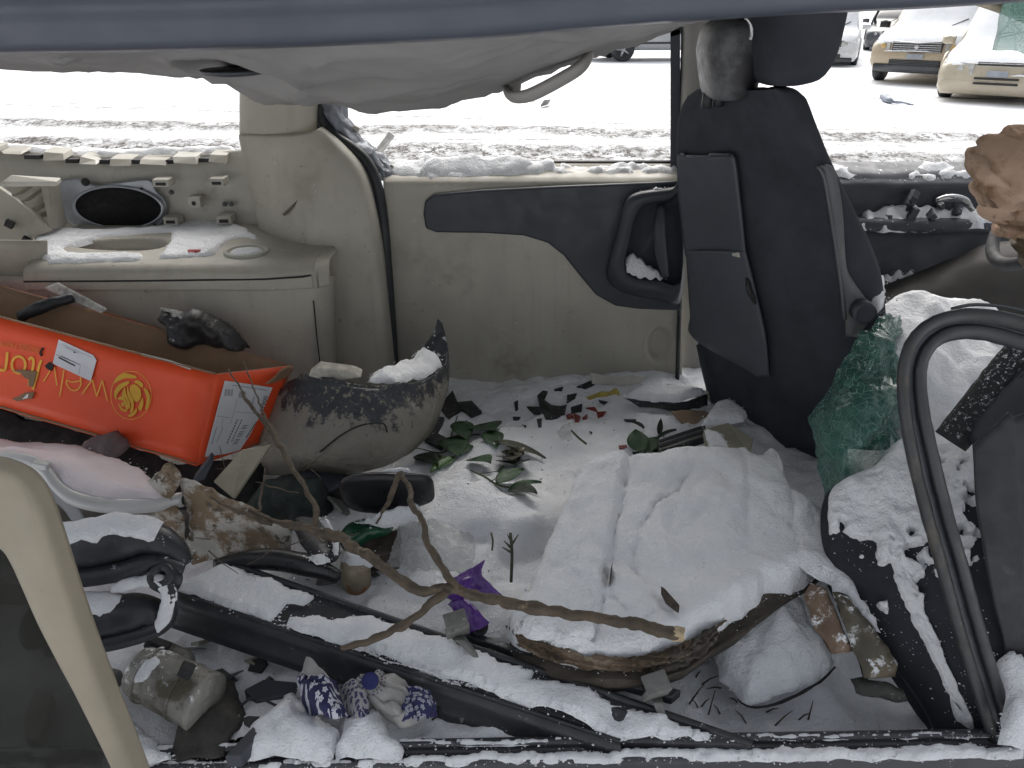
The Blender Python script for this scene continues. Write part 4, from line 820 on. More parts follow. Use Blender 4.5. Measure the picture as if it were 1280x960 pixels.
    for r in range(20):
        q_ = r/19; row = []
        for i, p in enumerate(full[:128]):
            tp = min(1, i/10, (127-i)/30)
            o = .010*noise.noise(V(i*.05, r*.55, 3))+.006*noise.noise(V(i*.2, r*1.3, 7))+.004*noise.noise(V(i*.6, r*.8, 9))
            row.append(p+V(.002*noise.noise(V(i*.4, r, 1)), .012-.022*sin(pi*min(1, q_*1.1+.1))*tp-o*tp, .019*tp-(.038*tp+.005)*q_+.006*noise.noise(V(i*.12, 0, 5))*(1-q_)+.003*noise.noise(V(i*.5, 0, 15))))
        rows.append(row)
    B().grid(rows).obj('edge_layer', lm, t)
    fr = M('dark frayed fibre', (.05, .042, .034), .95, .5, 60, 1, 120, spots=[((.20, .16, .12), 70, .60, .68)])
    for k in range(5):
        pa = [full[i]+V(0, -.003*k, .012-.006*k) for i in range(78, 118)]; pa = [p+V(.008*fz(p, 24, k, 3), .008*fz(p, 30, k+5, 4), .010*fz(p, 26, k*3+9, 4)) for p in pa]
        B().tube(pa, [.003, .007, .005, .006, .003], 7, rn=1.2, seed=k).obj('frayed_edge', fr, t)
    for pts in ([(827, 733), (831, 736), (846, 752), (849, 757), (844, 754), (834, 744)], [(764, 712), (766, 702), (764, 720), (762, 724)]):
        b = B(); b.prism([P(u, v, Z=.188) for u, v in pts], (0, 0, -.02)); b.warp(lambda p: p+V(.002*nz(p, 90, 3), .002*nz(p, 90, 5), .004*nz(p, 60))).obj('torn_slit', M('dark torn edge', (.06, .045, .035), .95, .4, 50, .9, 200), t, False)
    # folded roll of snow along the near edge
    q = B(); q.pillow([P(640, 780, Z=.14), P(690, 772, Z=.15), P(740, 776, Z=.15), P(746, 790, Z=.15), P(740, 802, Z=.145), P(700, 804, Z=.14), P(660, 794, Z=.14)], .028, .007, .022, .008, .012, 9, 22); q.obj('snow_roll', SNOW, t)
slab()
# ================================================================ flower box
def planeP(u, v, p0, n, off=0):
    d = P(u, v, Y=1.0)-Vector((0, 0, CAMH)); o = Vector((0, 0, CAMH)); t = (p0-o).dot(n)/d.dot(n); return o+d*t+n*off
def ribbon(b, pts, w, n, th=.0006):
    """flat printed stroke lying on a face"""
    pts = [Vector(p) for p in pts]; L, R = [], []
    for i, p in enumerate(pts):
        t = (pts[min(i+1, len(pts)-1)]-pts[max(i-1, 0)]).normalized(); s = n.cross(t)*w/2; L.append(p+s); R.append(p-s)
    b.grid([L, R])
def box():
    t = thing('flower_box', 'long orange cardboard flower box lying tilted on the debris', 'box')
    T0, T1, T2, T3 = P(-150, 357, Y=1.86), P(268, 468, Y=1.70), P(366, 457, Y=1.90), P(-140, 318, Y=2.00)
    B1, B0 = P(245, 582, Y=1.62), P(-165, 462, Y=1.78); B2 = P(331, 553, Y=1.80); B3 = B0+(T3-T0)
    OR = M('orange printed card', (.80, .082, .020), .45, .06, 5, .08, 200, spots=[((.42, .05, .02), 9, .68, .8)])
    KR = M('brown cardboard', (.24, .155, .095), .85, .10, 8, .3, 250, spots=[((.13, .08, .05), 6, .62, .8)])
    ctr = (T0+T1+T2+T3+B0+B1+B2+B3)/8
    def wall(q, nm):
        n = (q[1]-q[0]).cross(q[3]-q[0]).normalized()
        if n.dot(q[0]-ctr) < 0: n = -n
        def sub(a, b_, c, d, e):      # 8x5 grid so that the board is not perfectly flat
            return [[a.lerp(b_, i/14).lerp(d.lerp(c, i/14), j/6)+n*(.003*fz(a.lerp(b_, i/14)+(d-a)*j/6, 7, 3, 2))+n*e for i in range(15)] for j in range(7)]
        B().grid(sub(*q, 0)).obj(nm, OR, t, solid=.0015)
        B().grid(sub(*q, -.004)).obj(nm.replace('panel', 'liner'), KR, t, solid=.005)
        return n
    nf = wall([T0, T1, B1, B0], 'front_panel'); ne = wall([T1, T2, B2, B1], 'end_panel'); wall([T3, T2, B2, B3], 'back_panel')
    wall([B0, B1, B2, B3], 'bottom_panel')
    # a crumpled inner flap, divider, and turned edges
    up = (T1-B1).normalized()
    for a, b_, w in ((P(0, 374, Y=1.98), P(122, 388, Y=1.97), .09), (P(128, 389, Y=1.965), P(200, 411, Y=1.95), .09)):
        B().hexa([a, b_, b_-up*w, a-up*w], [p+V(0, .005, 0) for p in (a, b_, b_-up*w, a-up*w)]).obj('inner_flap', KR, t, False)
    b = B(); ribbon(b, spl([T0+up*.002, T0.lerp(T1, .5)+up*.002, T1+up*.002], 20), .012, up); b.obj('turned_edge', KR, t, solid=.003)
    b = B(); b.patch([[P(345, 470, Y=1.80), P(352, 462, Y=1.82), P(362, 457, Y=1.86)], [P(338, 476, Y=1.79), P(350, 470, Y=1.82), P(366, 462, Y=1.87)], [P(332, 480, Y=1.78), P(345, 477, Y=1.81), P(360, 470, Y=1.85)]], 10, 10); b.obj('bent_flap', KR, t, solid=.004)
    F = lambda u, v, o=.0035: planeP(u, v, T1, nf, o)
    E = lambda u, v, o=.0035: planeP(u, v, T1, ne, o)
    YE = M('yellow print', (.80, .42, .04), .5, .05, 20)
    z1 = lambda l: [(x/6.4, y/6.4+390) for x, y in l]
    def stroke(l, w, name='lettering', n=24):
        b = B(); ribbon(b, spl([F(u, v) for u, v in l], n), w, nf); b.obj(name, YE, t)
    for l in ([(135.2, 500.9), (132, 488), (128.9, 475.2)], [(128.9, 475.2), (121.9, 495.5)], [(121.9, 495.5), (116.4, 474.4)], [(116.4, 474.4), (103.9, 492.3)], [(101.5, 471), (102.3, 480), (97.5, 487.5), (89.5, 486.6), (84.6, 480), (85, 475), (91, 477.5), (101.5, 476)], [(81.2, 462), (75.8, 495.5)], [(69, 459), (72.3, 482)], [(55.5, 476.7), (61, 468), (66.5, 458)]): stroke(l, .0030)
    for l in ([(42, 487), (47, 470), (50, 458), (53, 450)], [(36, 475), (48, 470)], [(37, 450), (41, 447), (43, 455), (37, 482)], [(10.5, 440), (9, 455), (7.5, 463)], [(7.5, 463), (0, 462), (-6, 458)]): stroke(l, .0065)
    stroke([(24.5+8.5*cos(a), 456+10.5*sin(a)) for a in [2*pi*i/24 for i in range(25)]], .006, n=40)
    stroke([(164.8+25.2*cos(a), 494+30*sin(a)) for a in [2*pi*i/40 for i in range(41)]], .0014, 'emblem_ring', 60)
    YP = M('deep yellow print', (.66, .36, .02), .5, .05, 20)
    for pl in ([(920, 570), (940, 520), (1000, 490), (1085, 508), (1095, 530), (1010, 530), (960, 550)], [(1080, 560), (1110, 545), (1150, 575), (1140, 605), (1110, 580)], [(1050, 590), (1090, 580), (1130, 620), (1132, 690), (1095, 720), (1065, 680), (1045, 630)], [(1155, 612), (1185, 622), (1206, 680), (1190, 760), (1168, 775), (1180, 690)], [(920, 640), (960, 580), (1030, 553), (1040, 570), (990, 605), (950, 650), (930, 700)], [(1028, 590), (1040, 640), (1075, 710), (1070, 790), (1045, 800), (1055, 740), (1030, 680), (1022, 630)], [(985, 640), (1005, 600), (1015, 650), (1045, 730), (1040, 775), (1018, 700), (985, 670)], [(945, 695), (980, 672), (1010, 695), (1035, 765), (1015, 780), (998, 715), (968, 700)], [(955, 725), (980, 765), (1025, 788), (1005, 797), (968, 775)], [(985, 718), (1003, 738), (992, 758), (976, 742)], [(1112, 765), (1145, 685), (1152, 740), (1130, 790)], [(1028, 830), (1070, 800), (1098, 768), (1097, 805), (1060, 836)]):
        b = B(); c = spl_c([F(u, v, .0034) for u, v in z1(pl)], 26); b.add(c, [tuple(range(26))]); b.obj('petal_print', YP, t)
    # small lettering, upside down
    cu = bpy.data.curves.new('txt', 'FONT'); cu.body = 'ROSES FARM'; cu.size = 1; tmp = bpy.data.objects.new('txt', cu); COL.objects.link(tmp)
    bpy.context.view_layer.update(); me = bpy.data.meshes.new_from_object(tmp.evaluated_get(bpy.context.evaluated_depsgraph_get())); bpy.data.objects.remove(tmp)
    wd = max(v_.co.x for v_ in me.vertices); o0, ox = F(50, 434), F(2, 425); ax = (ox-o0)/wd; ay = nf.cross(ax).normalized()*ax.length*1.2
    if ay.z > 0: ay = -ay
    for v_ in me.vertices: v_.co = o0+ax*v_.co.x+ay*v_.co.y
    link('small_lettering', me, M('orange yellow print', (.66, .20, .03), .5, .05, 20), t, False)
    # torn patches
    for pl, m in (([(110, 468), (190, 462), (250, 470), (310, 478), (295, 505), (290, 545), (270, 600), (240, 590), (245, 540), (205, 520), (180, 490)], KR), ([(110, 690), (150, 680), (210, 645), (285, 640), (270, 690), (200, 700), (150, 712)], KR), ([(370, 430), (410, 400), (440, 430), (420, 470), (390, 455)], BLACK), ([(325, 330), (345, 285), (360, 290), (340, 320), (350, 350), (340, 355)], BLACK), ([(180, 700), (205, 665), (240, 655), (235, 685)], SNOWD)):
        b = B(); c = [F(u, v, .006)+nf*.002*nz((u, v, 0), .05) for u, v in z1(pl)]; b.prism(c, nf*-.003); b.obj('tear', m, t, False)
    # stickers
    WP = M('white label paper', (.62, .63, .66), .6, .04, 12, .1, 200); INK = M('label ink', (.05, .05, .06), .7)
    b = B(); b.prism([F(u, v, .0042) for u, v in z1([(480, 220), (755, 345), (782, 385), (735, 552), (432, 412)])], nf*.0008); s1 = b.obj('sticker', WP, t, False)
    def lineat(fn, n, u0, v0, u1, v1, w, par, mat=INK, nm='print_line', o=.0056):
        b = B(); ribbon(b, [fn(u0, v0, o), fn(u1, v1, o)], w, n); b.obj(nm, mat, par)
    for a, b_, w in (((480, 362), (612, 430), .004), ((500, 350), (655, 425), .0012), ((460, 340), (600, 400), .0008), ((530, 280), (640, 330), .0008), ((600, 320), (615, 325), .003), ((505, 255), (740, 362), .0006), ((655, 430), (640, 500), .0006)):
        (u0, v0), (u1, v1) = z1([a, b_]); lineat(F, nf, u0, v0, u1, v1, w, s1)
    z2 = lambda l: [(x/6.857+240, y/6.857+450) for x, y in l]
    b = B(); b.prism([E(u, v, .0042) for u, v in z2([(270, 172), (680, 232), (600, 420), (480, 650), (400, 768), (280, 800), (100, 825)])], ne*.0008); s2 = b.obj('sticker', WP, t, False)
    for k in range(9):
        x = 275+k*9; 
        if k % 3 != 2: (u0, v0), (u1, v1) = z2([(x, 245), (x-8, 305)]); lineat(E, ne, u0, v0, u1, v1, .0012, s2)
    for k in range(7):
        x = 395+k*9; (u0, v0), (u1, v1) = z2([(x, 262), (x-8, 320)]); lineat(E, ne, u0, v0, u1, v1, .001+.0006*(k % 2), s2)
    for k in range(14):
        f_ = k/13; a = (465-f_*95, 555+f_*170)
        if k % 5 != 3: (u0, v0), (u1, v1) = z2([a, (a[0]-42, a[1]+4)]); lineat(E, ne, u0, v0, u1, v1, .0016, s2)
    for a, b_, w in (((378, 505), (285, 715), .0035), ((415, 505), (325, 700), .0030), ((540, 525), (450, 665), .0040), ((330, 210), (630, 255), .0012), ((200, 570), (155, 715), .0016), ((255, 570), (200, 700), .0012), ((205, 475), (320, 492), .0008), ((375, 330), (320, 540), .0008), ((360, 440), (525, 452), .0008), ((255, 490), (240, 570), .0006), ((520, 310), (495, 420), .002)):
        (u0, v0), (u1, v1) = z2([a, b_])
        m = 9 if w > .0025 else 1
        for i in range(m):
            k0, k1 = i/m, (i+.72)/m if m > 1 else 1
            lineat(E, ne, u0+(u1-u0)*k0, v0+(v1-v0)*k0, u0+(u1-u0)*k1, v0+(v1-v0)*k1, w, s2)
    cu = bpy.data.curves.new('txt', 'FONT'); cu.body = '00660'; tmp = bpy.data.objects.new('txt', cu); COL.objects.link(tmp)
    bpy.context.view_layer.update(); me = bpy.data.meshes.new_from_object(tmp.evaluated_get(bpy.context.evaluated_depsgraph_get())); bpy.data.objects.remove(tmp)
    wd = max(v_.co.x for v_ in me.vertices); (a, b_), (c, d) = z2([(605, 300), (565, 440)]); o0, ox = E(a, b_, .0058), E(c, d, .0058); ax = (ox-o0)/wd; ay = ne.cross(ax).normalized()*ax.length*1.1
    (e, g), = z2([(630, 310)]); 
    if ay.dot(E(e, g)-E(a, b_)) < 0: ay = -ay
    for v_ in me.vertices: v_.co = o0+ax*v_.co.x+ay*v_.co.y
    link('print_number', me, INK, s2, False)
    b = B(); ribbon(b, [F(90*.01+178, 443, .006), F(215, 452, .006), F(240, 461, .006)], .006, nf); b.obj('peeled_edge', BEIGEL, t)
    # things in and behind the box
    q = B(); q.lump([P(u, v, Y=y) for u, v, y in ((-120, 500, 1.9), (0, 512, 1.86), (120, 545, 1.82), (230, 580, 1.78), (330, 570, 1.78), (330, 640, 1.72), (200, 640, 1.7), (0, 620, 1.72), (-120, 600, 1.75))], .03, .02, res=.018, edge=.05, jag=.01, lump=.02, seed=4)  # black lump added so the gap under the box reads as deep shade
    tag(q.obj('under_box_shade', M('black shade fill', (.016, .016, .017), .9, .3, 14, .7, 120), None), 'crumpled black shade fill added for the dark under the orange box', 'mat')
    b = B(); b.tube(spl([P(26, 396, Y=1.90), P(46, 386, Y=1.90), P(66, 379, Y=1.92), P(92, 372, Y=1.94)], 14), [.014, .017, .016, .012], 10, rn=.3); tag(b.obj('black_hose', RUBBER, None), 'short black hose poking out of the orange box', 'hose')
    a = [P(55, 361, Y=2.0), P(72, 355, Y=2.0), P(133, 388, Y=1.93), P(126, 392, Y=1.93)]
    b = B(); b.hexa(a, [p+V(0, .006, .004) for p in a]); tag(b.obj('splintered_slat', M('white splintered strip', (.42, .41, .38), .7, .3, 50, .5, 100), None, False, .002), 'pale splintered plastic strip leaning over the back of the orange box', 'strip')
    b = B(); ol = [(198, 392), (206, 388), (240, 388), (262, 394), (290, 408), (312, 436), (285, 433), (262, 428), (240, 432), (215, 424), (210, 404)]
    b.lump(PY(ol, 1.94), .05, .03, res=.007, edge=.03, jag=.006, lump=.022, sc=26, seed=3); b.warp(lambda p: p+V(0, .012*fz(p, 18, 2, 3), .006*fz(p, 22, 5, 3)))
    tag(b.obj('crushed_black_part', M('dirty black plastic', (.028, .027, .028), .45, .3, 12, .4, 150, frost=(.30, 30), spots=[((.12, .10, .08), 14, .6, .75)]), None), 'crushed dirty black plastic lump behind the orange box', 'car part')
    b = B(); b.tube([P(201, 386, Y=1.93), P(226, 392, Y=1.92)], .004, 6); tag(b.obj('pale_splinter', M('white splintered strip', (.5, .5, .5)), None), 'thin pale splinter on top of the crushed black lump', 'splinter')
box()
# ================================================================ debris pile
def one(b, name, mat, label, cat, group=None, **kw): return tag(b.obj(name, mat, None, **kw), label, cat, group)
MUD = (.27, .235, .18)
def bumper():
    t = thing('bumper_corner', 'black bumper corner caked with tan mud beside the orange box', 'bumper')
    rows = [[P(*q[:2], Y=q[2]) for q in r] for r in (
        ((340, 492, 1.88), (375, 470, 1.82), (410, 472, 1.77), (450, 479, 1.75), (500, 481, 1.78), (538, 471, 1.88), (556, 455, 1.98), (560, 440, 2.06)),
        ((338, 500, 1.87), (370, 484, 1.80), (410, 486, 1.75), (450, 492, 1.73), (500, 494, 1.76), (540, 484, 1.87), (559, 463, 1.98), (561, 450, 2.07)),
        ((328, 540, 1.80), (368, 532, 1.74), (410, 535, 1.69), (450, 538, 1.68), (500, 530, 1.71), (540, 512, 1.83), (559, 480, 1.96), (561, 458, 2.08)),
        ((322, 575, 1.78), (366, 574, 1.71), (410, 577, 1.67), (450, 575, 1.67), (497, 560, 1.70), (533, 538, 1.80), (553, 505, 1.92), (560, 468, 2.05)),
        ((322, 592, 1.82), (366, 592, 1.76), (410, 594, 1.73), (450, 590, 1.73), (494, 576, 1.76), (528, 552, 1.86), (548, 520, 1.96), (558, 480, 2.08)))]
    def f(p, a, b_): return p+V(.003*fz(p, 14, 1, 2), .006*fz(p, 9, 2, 3), .013*fz(p, 20, 7, 4)*(1 if b_ < .06 else .2))
    mud = M('muddy black bumper', (.030, .033, .040), .5, .2, 10, .5, 120, split=(.254, .26, (.225, .208, .175)), spots=[((.20, .18, .14), 60, .56, .62, 8), ((.10, .09, .07), 16, .60, .72, 6)], bump2=(.5, 45))
    B().patch(rows, 90, 50, f).obj('bumper_skin', mud, t, solid=.005)
    fin = [(506, 460, 2.04), (528, 436, 2.07), (542, 416, 2.09), (547, 399, 2.1), (553, 406, 2.1), (559, 428, 2.08), (561, 448, 2.04), (557, 468, 1.98), (540, 480, 1.97)]
    B().prism([P(u, v, Y=y) for u, v, y in fin], (.0, .008, 0)).obj('torn_fin', M('frosted black fin', (.025, .028, .034), .5, .2, 10, .4, 120, spots=[((.55, .56, .58), 55, .60, .66)]), t, False, .002)
    q = B(); q.pillow([P(458, 476, Y=1.78), P(490, 478, Y=1.80), P(530, 472, Y=1.89), P(553, 456, Y=1.98), P(548, 444, Y=2.02), P(528, 432, Y=2.06), P(510, 452, Y=1.98), P(478, 462, Y=1.90)], .013, .008, .03, .008, .014, 4, 25); q.obj('snow_fill', SNOW, t)
    b = B(); b.tube(spl([P(400, 565, Y=1.665), P(425, 545, Y=1.665), P(450, 532, Y=1.665), P(478, 529, Y=1.67), P(484, 540, Y=1.68)], 24), .0022, 6); b.obj('hair_crack', BLACK, t)
    a = [(385, 470), (398, 461), (440, 465), (452, 473), (420, 477), (400, 474)]
    one(B().prism([P(u, v, Y=1.775-.0*(u)) for u, v in a], (0, .03, .006)).warp(lambda p: p+V(0, 0, .008*fz(p, 20, 3, 3))), 'torn_foam', M('pale torn foam', (.42, .40, .35), .9, .2, 40, .8, 120), 'ragged pale foam scrap on the rim of the muddy bumper', 'foam scrap', smooth=False, bevel=.003)
bumper()
def arch():
    t = thing('white_fender_lip', 'curved white fender lip holding pinkish snow at far left', 'fender')
    pa = [(-60, 572, 1.42), (0, 574, 1.40), (34, 580, 1.38), (52, 592, 1.36), (66, 610, 1.34), (88, 626, 1.32), (128, 634, 1.32), (180, 634, 1.34), (226, 626, 1.38)]
    A = [P(u, v, Y=y) for u, v, y in pa]
    rows = [[p+V(0, .030, -.004) for p in A], [p+V(0, .022, .006) for p in A], [p+V(0, .004, .002) for p in A], [p+V(0, .002, -.010) for p in A], [p+V(0, .010, -.020) for p in A]]
    WH = M('dirty white paint', (.50, .50, .49), .4, .08, 8, .08, 200, coat=.3, spots=[((.22, .19, .14), 20, .64, .76)])
    B().patch(rows, 80, 20).obj('lip', WH, t, solid=.004)
    rows = [[p+V(0, .012, -.02) for p in A[:6]], [p+V(-.01, .04, -.06) for p in A[:6]], [p+V(-.02, .06, -.13) for p in A[:6]]]
    B().patch(rows, 30, 14).obj('flange', M('grey fender inside', (.20, .21, .22), .6, .1, 8, .1, 200), t, solid=.003)
    q = B(); q.pillow([P(-60, 548, Y=1.58), P(40, 556, Y=1.58), P(100, 560, Y=1.58), P(180, 588, Y=1.50), P(192, 606, Y=1.45), P(224, 618, Y=1.40), P(200, 629, Y=1.36), P(130, 630, Y=1.335), P(90, 620, Y=1.34), P(60, 592, Y=1.38), P(-60, 568, Y=1.44)], .022, .010, .04, .006, .008, 5, 14)
    stuff(q.obj('pink_snow', SNOWP, t))
    B().box(P(52, 581, Y=1.375), (.03, .02, .014), Matrix.Rotation(.3, 3, 'Y')).obj('folded_tab', WH, t, False, .003)
arch()
def peeled():
    mm = M('mud spattered white paint', (.48, .46, .42), .6, .12, 14, .5, 140, spots=[((.20, .14, .085), 11, .44, .54, 8), ((.10, .075, .05), 34, .56, .62, 8)])
    def sheet(ol, y0, y1, th, name, label, seed):
        us = [p[0] for p in ol]; u0, u1 = min(us), max(us)
        P3 = [P(u, v, Y=y0+(y1-y0)*(u-u0)/(u1-u0)) for u, v in ol]
        n = (P3[1]-P3[0]).cross(P3[2]-P3[0])
        q = B().lump(P3, th, th, nrm=(0, -.7, .72), res=.008, edge=.012, jag=.006, lump=.012, sc=14, seed=seed)
        q.warp(lambda p: p+V(0, 0, .010*fz(p, 9, seed, 3)))
        one(q, name, mm, label, 'body panel')
    sheet([(222, 596), (240, 600), (290, 625), (340, 648), (364, 664), (362, 690), (320, 690), (270, 700), (240, 703), (232, 690), (237, 650), (230, 622)], 1.40, 1.36, .010, 'torn_body_panel', 'torn white body panel smeared with brown mud, below the orange box', 2)
    sheet([(186, 600), (206, 578), (216, 577), (228, 600), (214, 622), (222, 634), (232, 650), (232, 676), (200, 660), (150, 650), (186, 640), (224, 632), (200, 618)], 1.38, 1.37, .008, 'torn_panel_corner', 'small torn white panel corner next to the white fender lip', 4)
    a = [P(u, v, Y=y) for u, v, y in ((266, 602, 1.48), (302, 562, 1.58), (338, 556, 1.58), (292, 624, 1.46))]
    one(B().hexa(a, [p+V(0, .012, -.008) for p in a]), 'beige_trim_strip', M('khaki plastic', (.30, .285, .22), .6, .1, 14, .2, 150, spots=[((.15, .13, .09), 20, .6, .75)]), 'flat khaki plastic strip under the corner of the orange box', 'trim strip', smooth=False, bevel=.003)
    a = [P(u, v, Y=y) for u, v, y in ((240, 604, 1.52), (250, 590, 1.54), (262, 574, 1.56), (266, 580, 1.56), (256, 600, 1.53))]
    one(B().prism(a, (0, .02, .01)), 'blue_grey_scrap', PAINT, 'dark blue grey scrap wedged under the orange box', 'scrap', smooth=False, bevel=.002)
    # dim clutter below the box
    for i, (ol, y, m, l) in enumerate((([(100, 552), (140, 540), (165, 556), (150, 570), (110, 566)], 1.62, M('maroon grey scrap', (.16, .12, .12), .7, .2, 20), 'maroon grey scrap in the dark under the orange box'), ([(300, 640), (330, 600), (400, 600), (420, 640), (380, 660), (330, 665)], 1.62, M('green black cloth', (.030, .042, .038), .8, .3, 14, .6, 100, frost=(.22, 50)), 'dark crumpled greenish cloth below the muddy bumper'), ([(340, 600), (380, 590), (440, 596), (420, 630), (360, 630)], 1.7, DARK, 'black plastic scrap right under the muddy bumper'))):
        q = B().lump(PY(ol, y), .03, .03, res=.01, edge=.03, jag=.006, lump=.018, sc=20, seed=i); one(q, ('cloth_scrap' if i == 1 else 'plastic_scrap'), m, l, 'scrap')
peeled()
def intake():
    t = thing('intake_manifold', 'black twin-lobed plastic engine part dusted with snow, lower left', 'engine part')
    PL = M('black engine plastic', (.026, .028, .033), .42, .15, 10, .15, 250, frost=(.30, 55), spots=[((.09, .09, .09), 18, .66, .8)])
    l1 = [(20, 700, 1.12), (70, 690, 1.13), (130, 678, 1.15), (180, 672, 1.17), (216, 686, 1.17), (232, 706, 1.16)]
    B().tube(spl([P(u, v, Y=y) for u, v, y in l1], 40), [.050, .052, .05, .046, .034, .018], 18, rn=.06, flat=.8, up=(0, 0, 1)).obj('runner', PL, t)
    B().tube(spl([P(u, v, Y=y) for u, v, y in ((20, 716, 1.09), (80, 722, 1.09), (140, 716, 1.11), (190, 703, 1.13), (230, 712, 1.14))], 40), [.02, .022, .022, .02, .014], 12, flat=.8, up=(0, 0, 1)).obj('flange', PL, t)
    B().tube(spl([P(u, v, Y=y) for u, v, y in ((40, 786, 1.04), (90, 775, 1.05), (140, 768, 1.07), (185, 765, 1.08), (206, 780, 1.07))], 36), [.042, .045, .044, .038, .02], 18, rn=.06, flat=.8, up=(0, 0, 1)).obj('runner', PL, t)
    B().tube(spl([P(u, v, Y=y) for u, v, y in ((60, 812, 1.02), (120, 806, 1.03), (180, 792, 1.05), (208, 776, 1.06), (212, 745, 1.08), (206, 728, 1.1))], 36), [.014, .016, .016, .015, .014, .012], 10).obj('flange', PL, t)
    c = P(200, 720, Y=1.10)
    B().lathe(c, (0, -.6, .8), [(-.04, .026), (-.004, .026), (.004, .022), (.004, .011), (-.02, .010)], 20).obj('bolt_boss', PL, t)
    pp = spl([P(u, v, Y=y) for u, v, y in l1], 40); B().capsnow(pp[4:31], [.044, .043, .042, .038], .010, -38, 50, 3).obj('snow_cap', SNOW, t)
    pp = spl([P(u, v, Y=y) for u, v, y in ((40, 786, 1.04), (90, 775, 1.05), (140, 768, 1.07), (185, 765, 1.08), (206, 780, 1.07))], 36); B().capsnow(pp[4:24], [.037, .037, .036, .034], .010, -62, 45, 4).obj('snow_cap', SNOW, t)
    pp = spl([P(u, v, Y=y) for u, v, y in ((140, 738, 1.09), (175, 733, 1.1), (200, 730, 1.1), (212, 748, 1.08), (208, 776, 1.06), (196, 792, 1.05))], 30); B().capsnow(pp, .010, .010, -80, 80, 6).obj('snow_cap', SNOW, t)
    q = B(); q.pillow([P(214, 690, Y=1.17), P(232, 682, Y=1.18), P(238, 696, Y=1.17), P(230, 712, Y=1.15), P(218, 704, Y=1.16)], .012, .005, .012, .006, .004, 4); q.obj('snow_cap', SNOW, t)
    q = B(); q.pillow([P(220, 714, Y=1.13), P(230, 700, Y=1.15), P(234, 706, Y=1.15), P(224, 722, Y=1.12)], .008, .004, .01, .004, .004, 5); q.obj('snow_cap', SNOWD, t)
intake()
def motor():
    t = thing('starter_motor', 'dirty metal starter motor lying in the snow, lower left', 'motor')
    ME = M('corroded aluminium', (.21, .205, .185), .6, .25, 14, .5, 120, metal=.4, spots=[((.09, .08, .055), 12, .50, .62), ((.30, .30, .28), 40, .60, .68)], frost=(.42, 22))
    a, b_ = P(178, 838, Z=.085), P(254, 876, Z=.065); ax = (b_-a).normalized()
    B().lathe(a, ax, [(-.006, .02), (-.004, .045), (.0, .048), (.035, .050), (.04, .046), (.045, .051), ((b_-a).length-.01, .052), ((b_-a).length, .054), ((b_-a).length+.006, .054), ((b_-a).length+.01, .048), ((b_-a).length+.02, .02)], 30).obj('housing', ME, t)
    B().box(P(233, 838, Z=.142), (.024, .020, .024), Matrix.Rotation(.5, 3, 'Y')).obj('connector', BLACK, t, False, .003)
    B().box(P(197, 806, Z=.12), (.045, .02, .02), Matrix.Rotation(.5, 3, 'Y')).obj('bracket', BLACK, t, False, .004)
    B().lathe(a+V(.02, .055, -.01), ax, [(-.03, .012), (0, .02), (.05, .02), (.06, .012)], 16).obj('solenoid', ME, t)
    for k in (.022, .10): B().lathe(a+ax*k, ax, [(-.003, .0485), (-.002, .0535), (.002, .0535), (.003, .0485)], 30).obj('band', ME, t)
    for pl in ([(164, 822), (184, 808), (196, 812), (200, 830), (190, 846), (182, 844), (172, 834)], [(206, 832), (232, 826), (248, 836), (246, 850), (254, 868), (246, 880), (238, 876), (236, 856), (222, 846)]):
        pass
    L_ = (b_-a).length; pth = [a+ax*L_*k/20 for k in range(21)]
    B().capsnow(pth[2:9], .049, .012, -4, 48, 2).obj('snow_cap', SNOW, t)
    B().lathe(P(134, 850, Z=.05), (-.5, -.6, .6), [(-.02, .018), (0, .022), (.004, .022), (.006, .015), (-.004, .012)], 20).obj('end_ring', M('grey metal', (.3, .3, .3)), t)
    rows = [[P(u, v, Z=z) for u, v, z in r] for r in (((215, 930, .03), (245, 870, .06), (290, 850, .03)), ((225, 945, .02), (262, 905, .04), (300, 880, .02)), ((280, 945, .01), (290, 920, .02), (308, 905, .01)))]
    one(B().patch(rows, 14, 14, lambda p, a, b_: p+V(0, 0, .02*fz(p, 14, 1, 3))), 'burnt_scrap', M('charred scrap', (.03, .028, .024), .7, .4, 20, .7, 90), 'dark charred scrap below the metal starter motor', 'scrap', solid=.02)
    for pl, z, l in (([(318, 905), (332, 895), (330, 912), (300, 945), (280, 945)], .05, 'black pointed plastic blade in the snow at the bottom edge'), ([(304, 862), (330, 848), (372, 852), (366, 868), (320, 876)], .03, 'black plastic tongue between the motor and the patterned cloth')):
        one(B().prism(PZ(pl, z), (0, 0, -.03)), 'black_plastic_piece', DARK, l, 'plastic piece', smooth=False, bevel=.004)
    a = PZ([(30, 890), (44, 862), (66, 866), (58, 905), (46, 925), (30, 920)], .03)
    one(B().prism(a, (0, 0, -.03)), 'white_clip', BEIGEL, 'broken white plastic clip in the lower left corner', 'clip', smooth=False, bevel=.004)
motor()
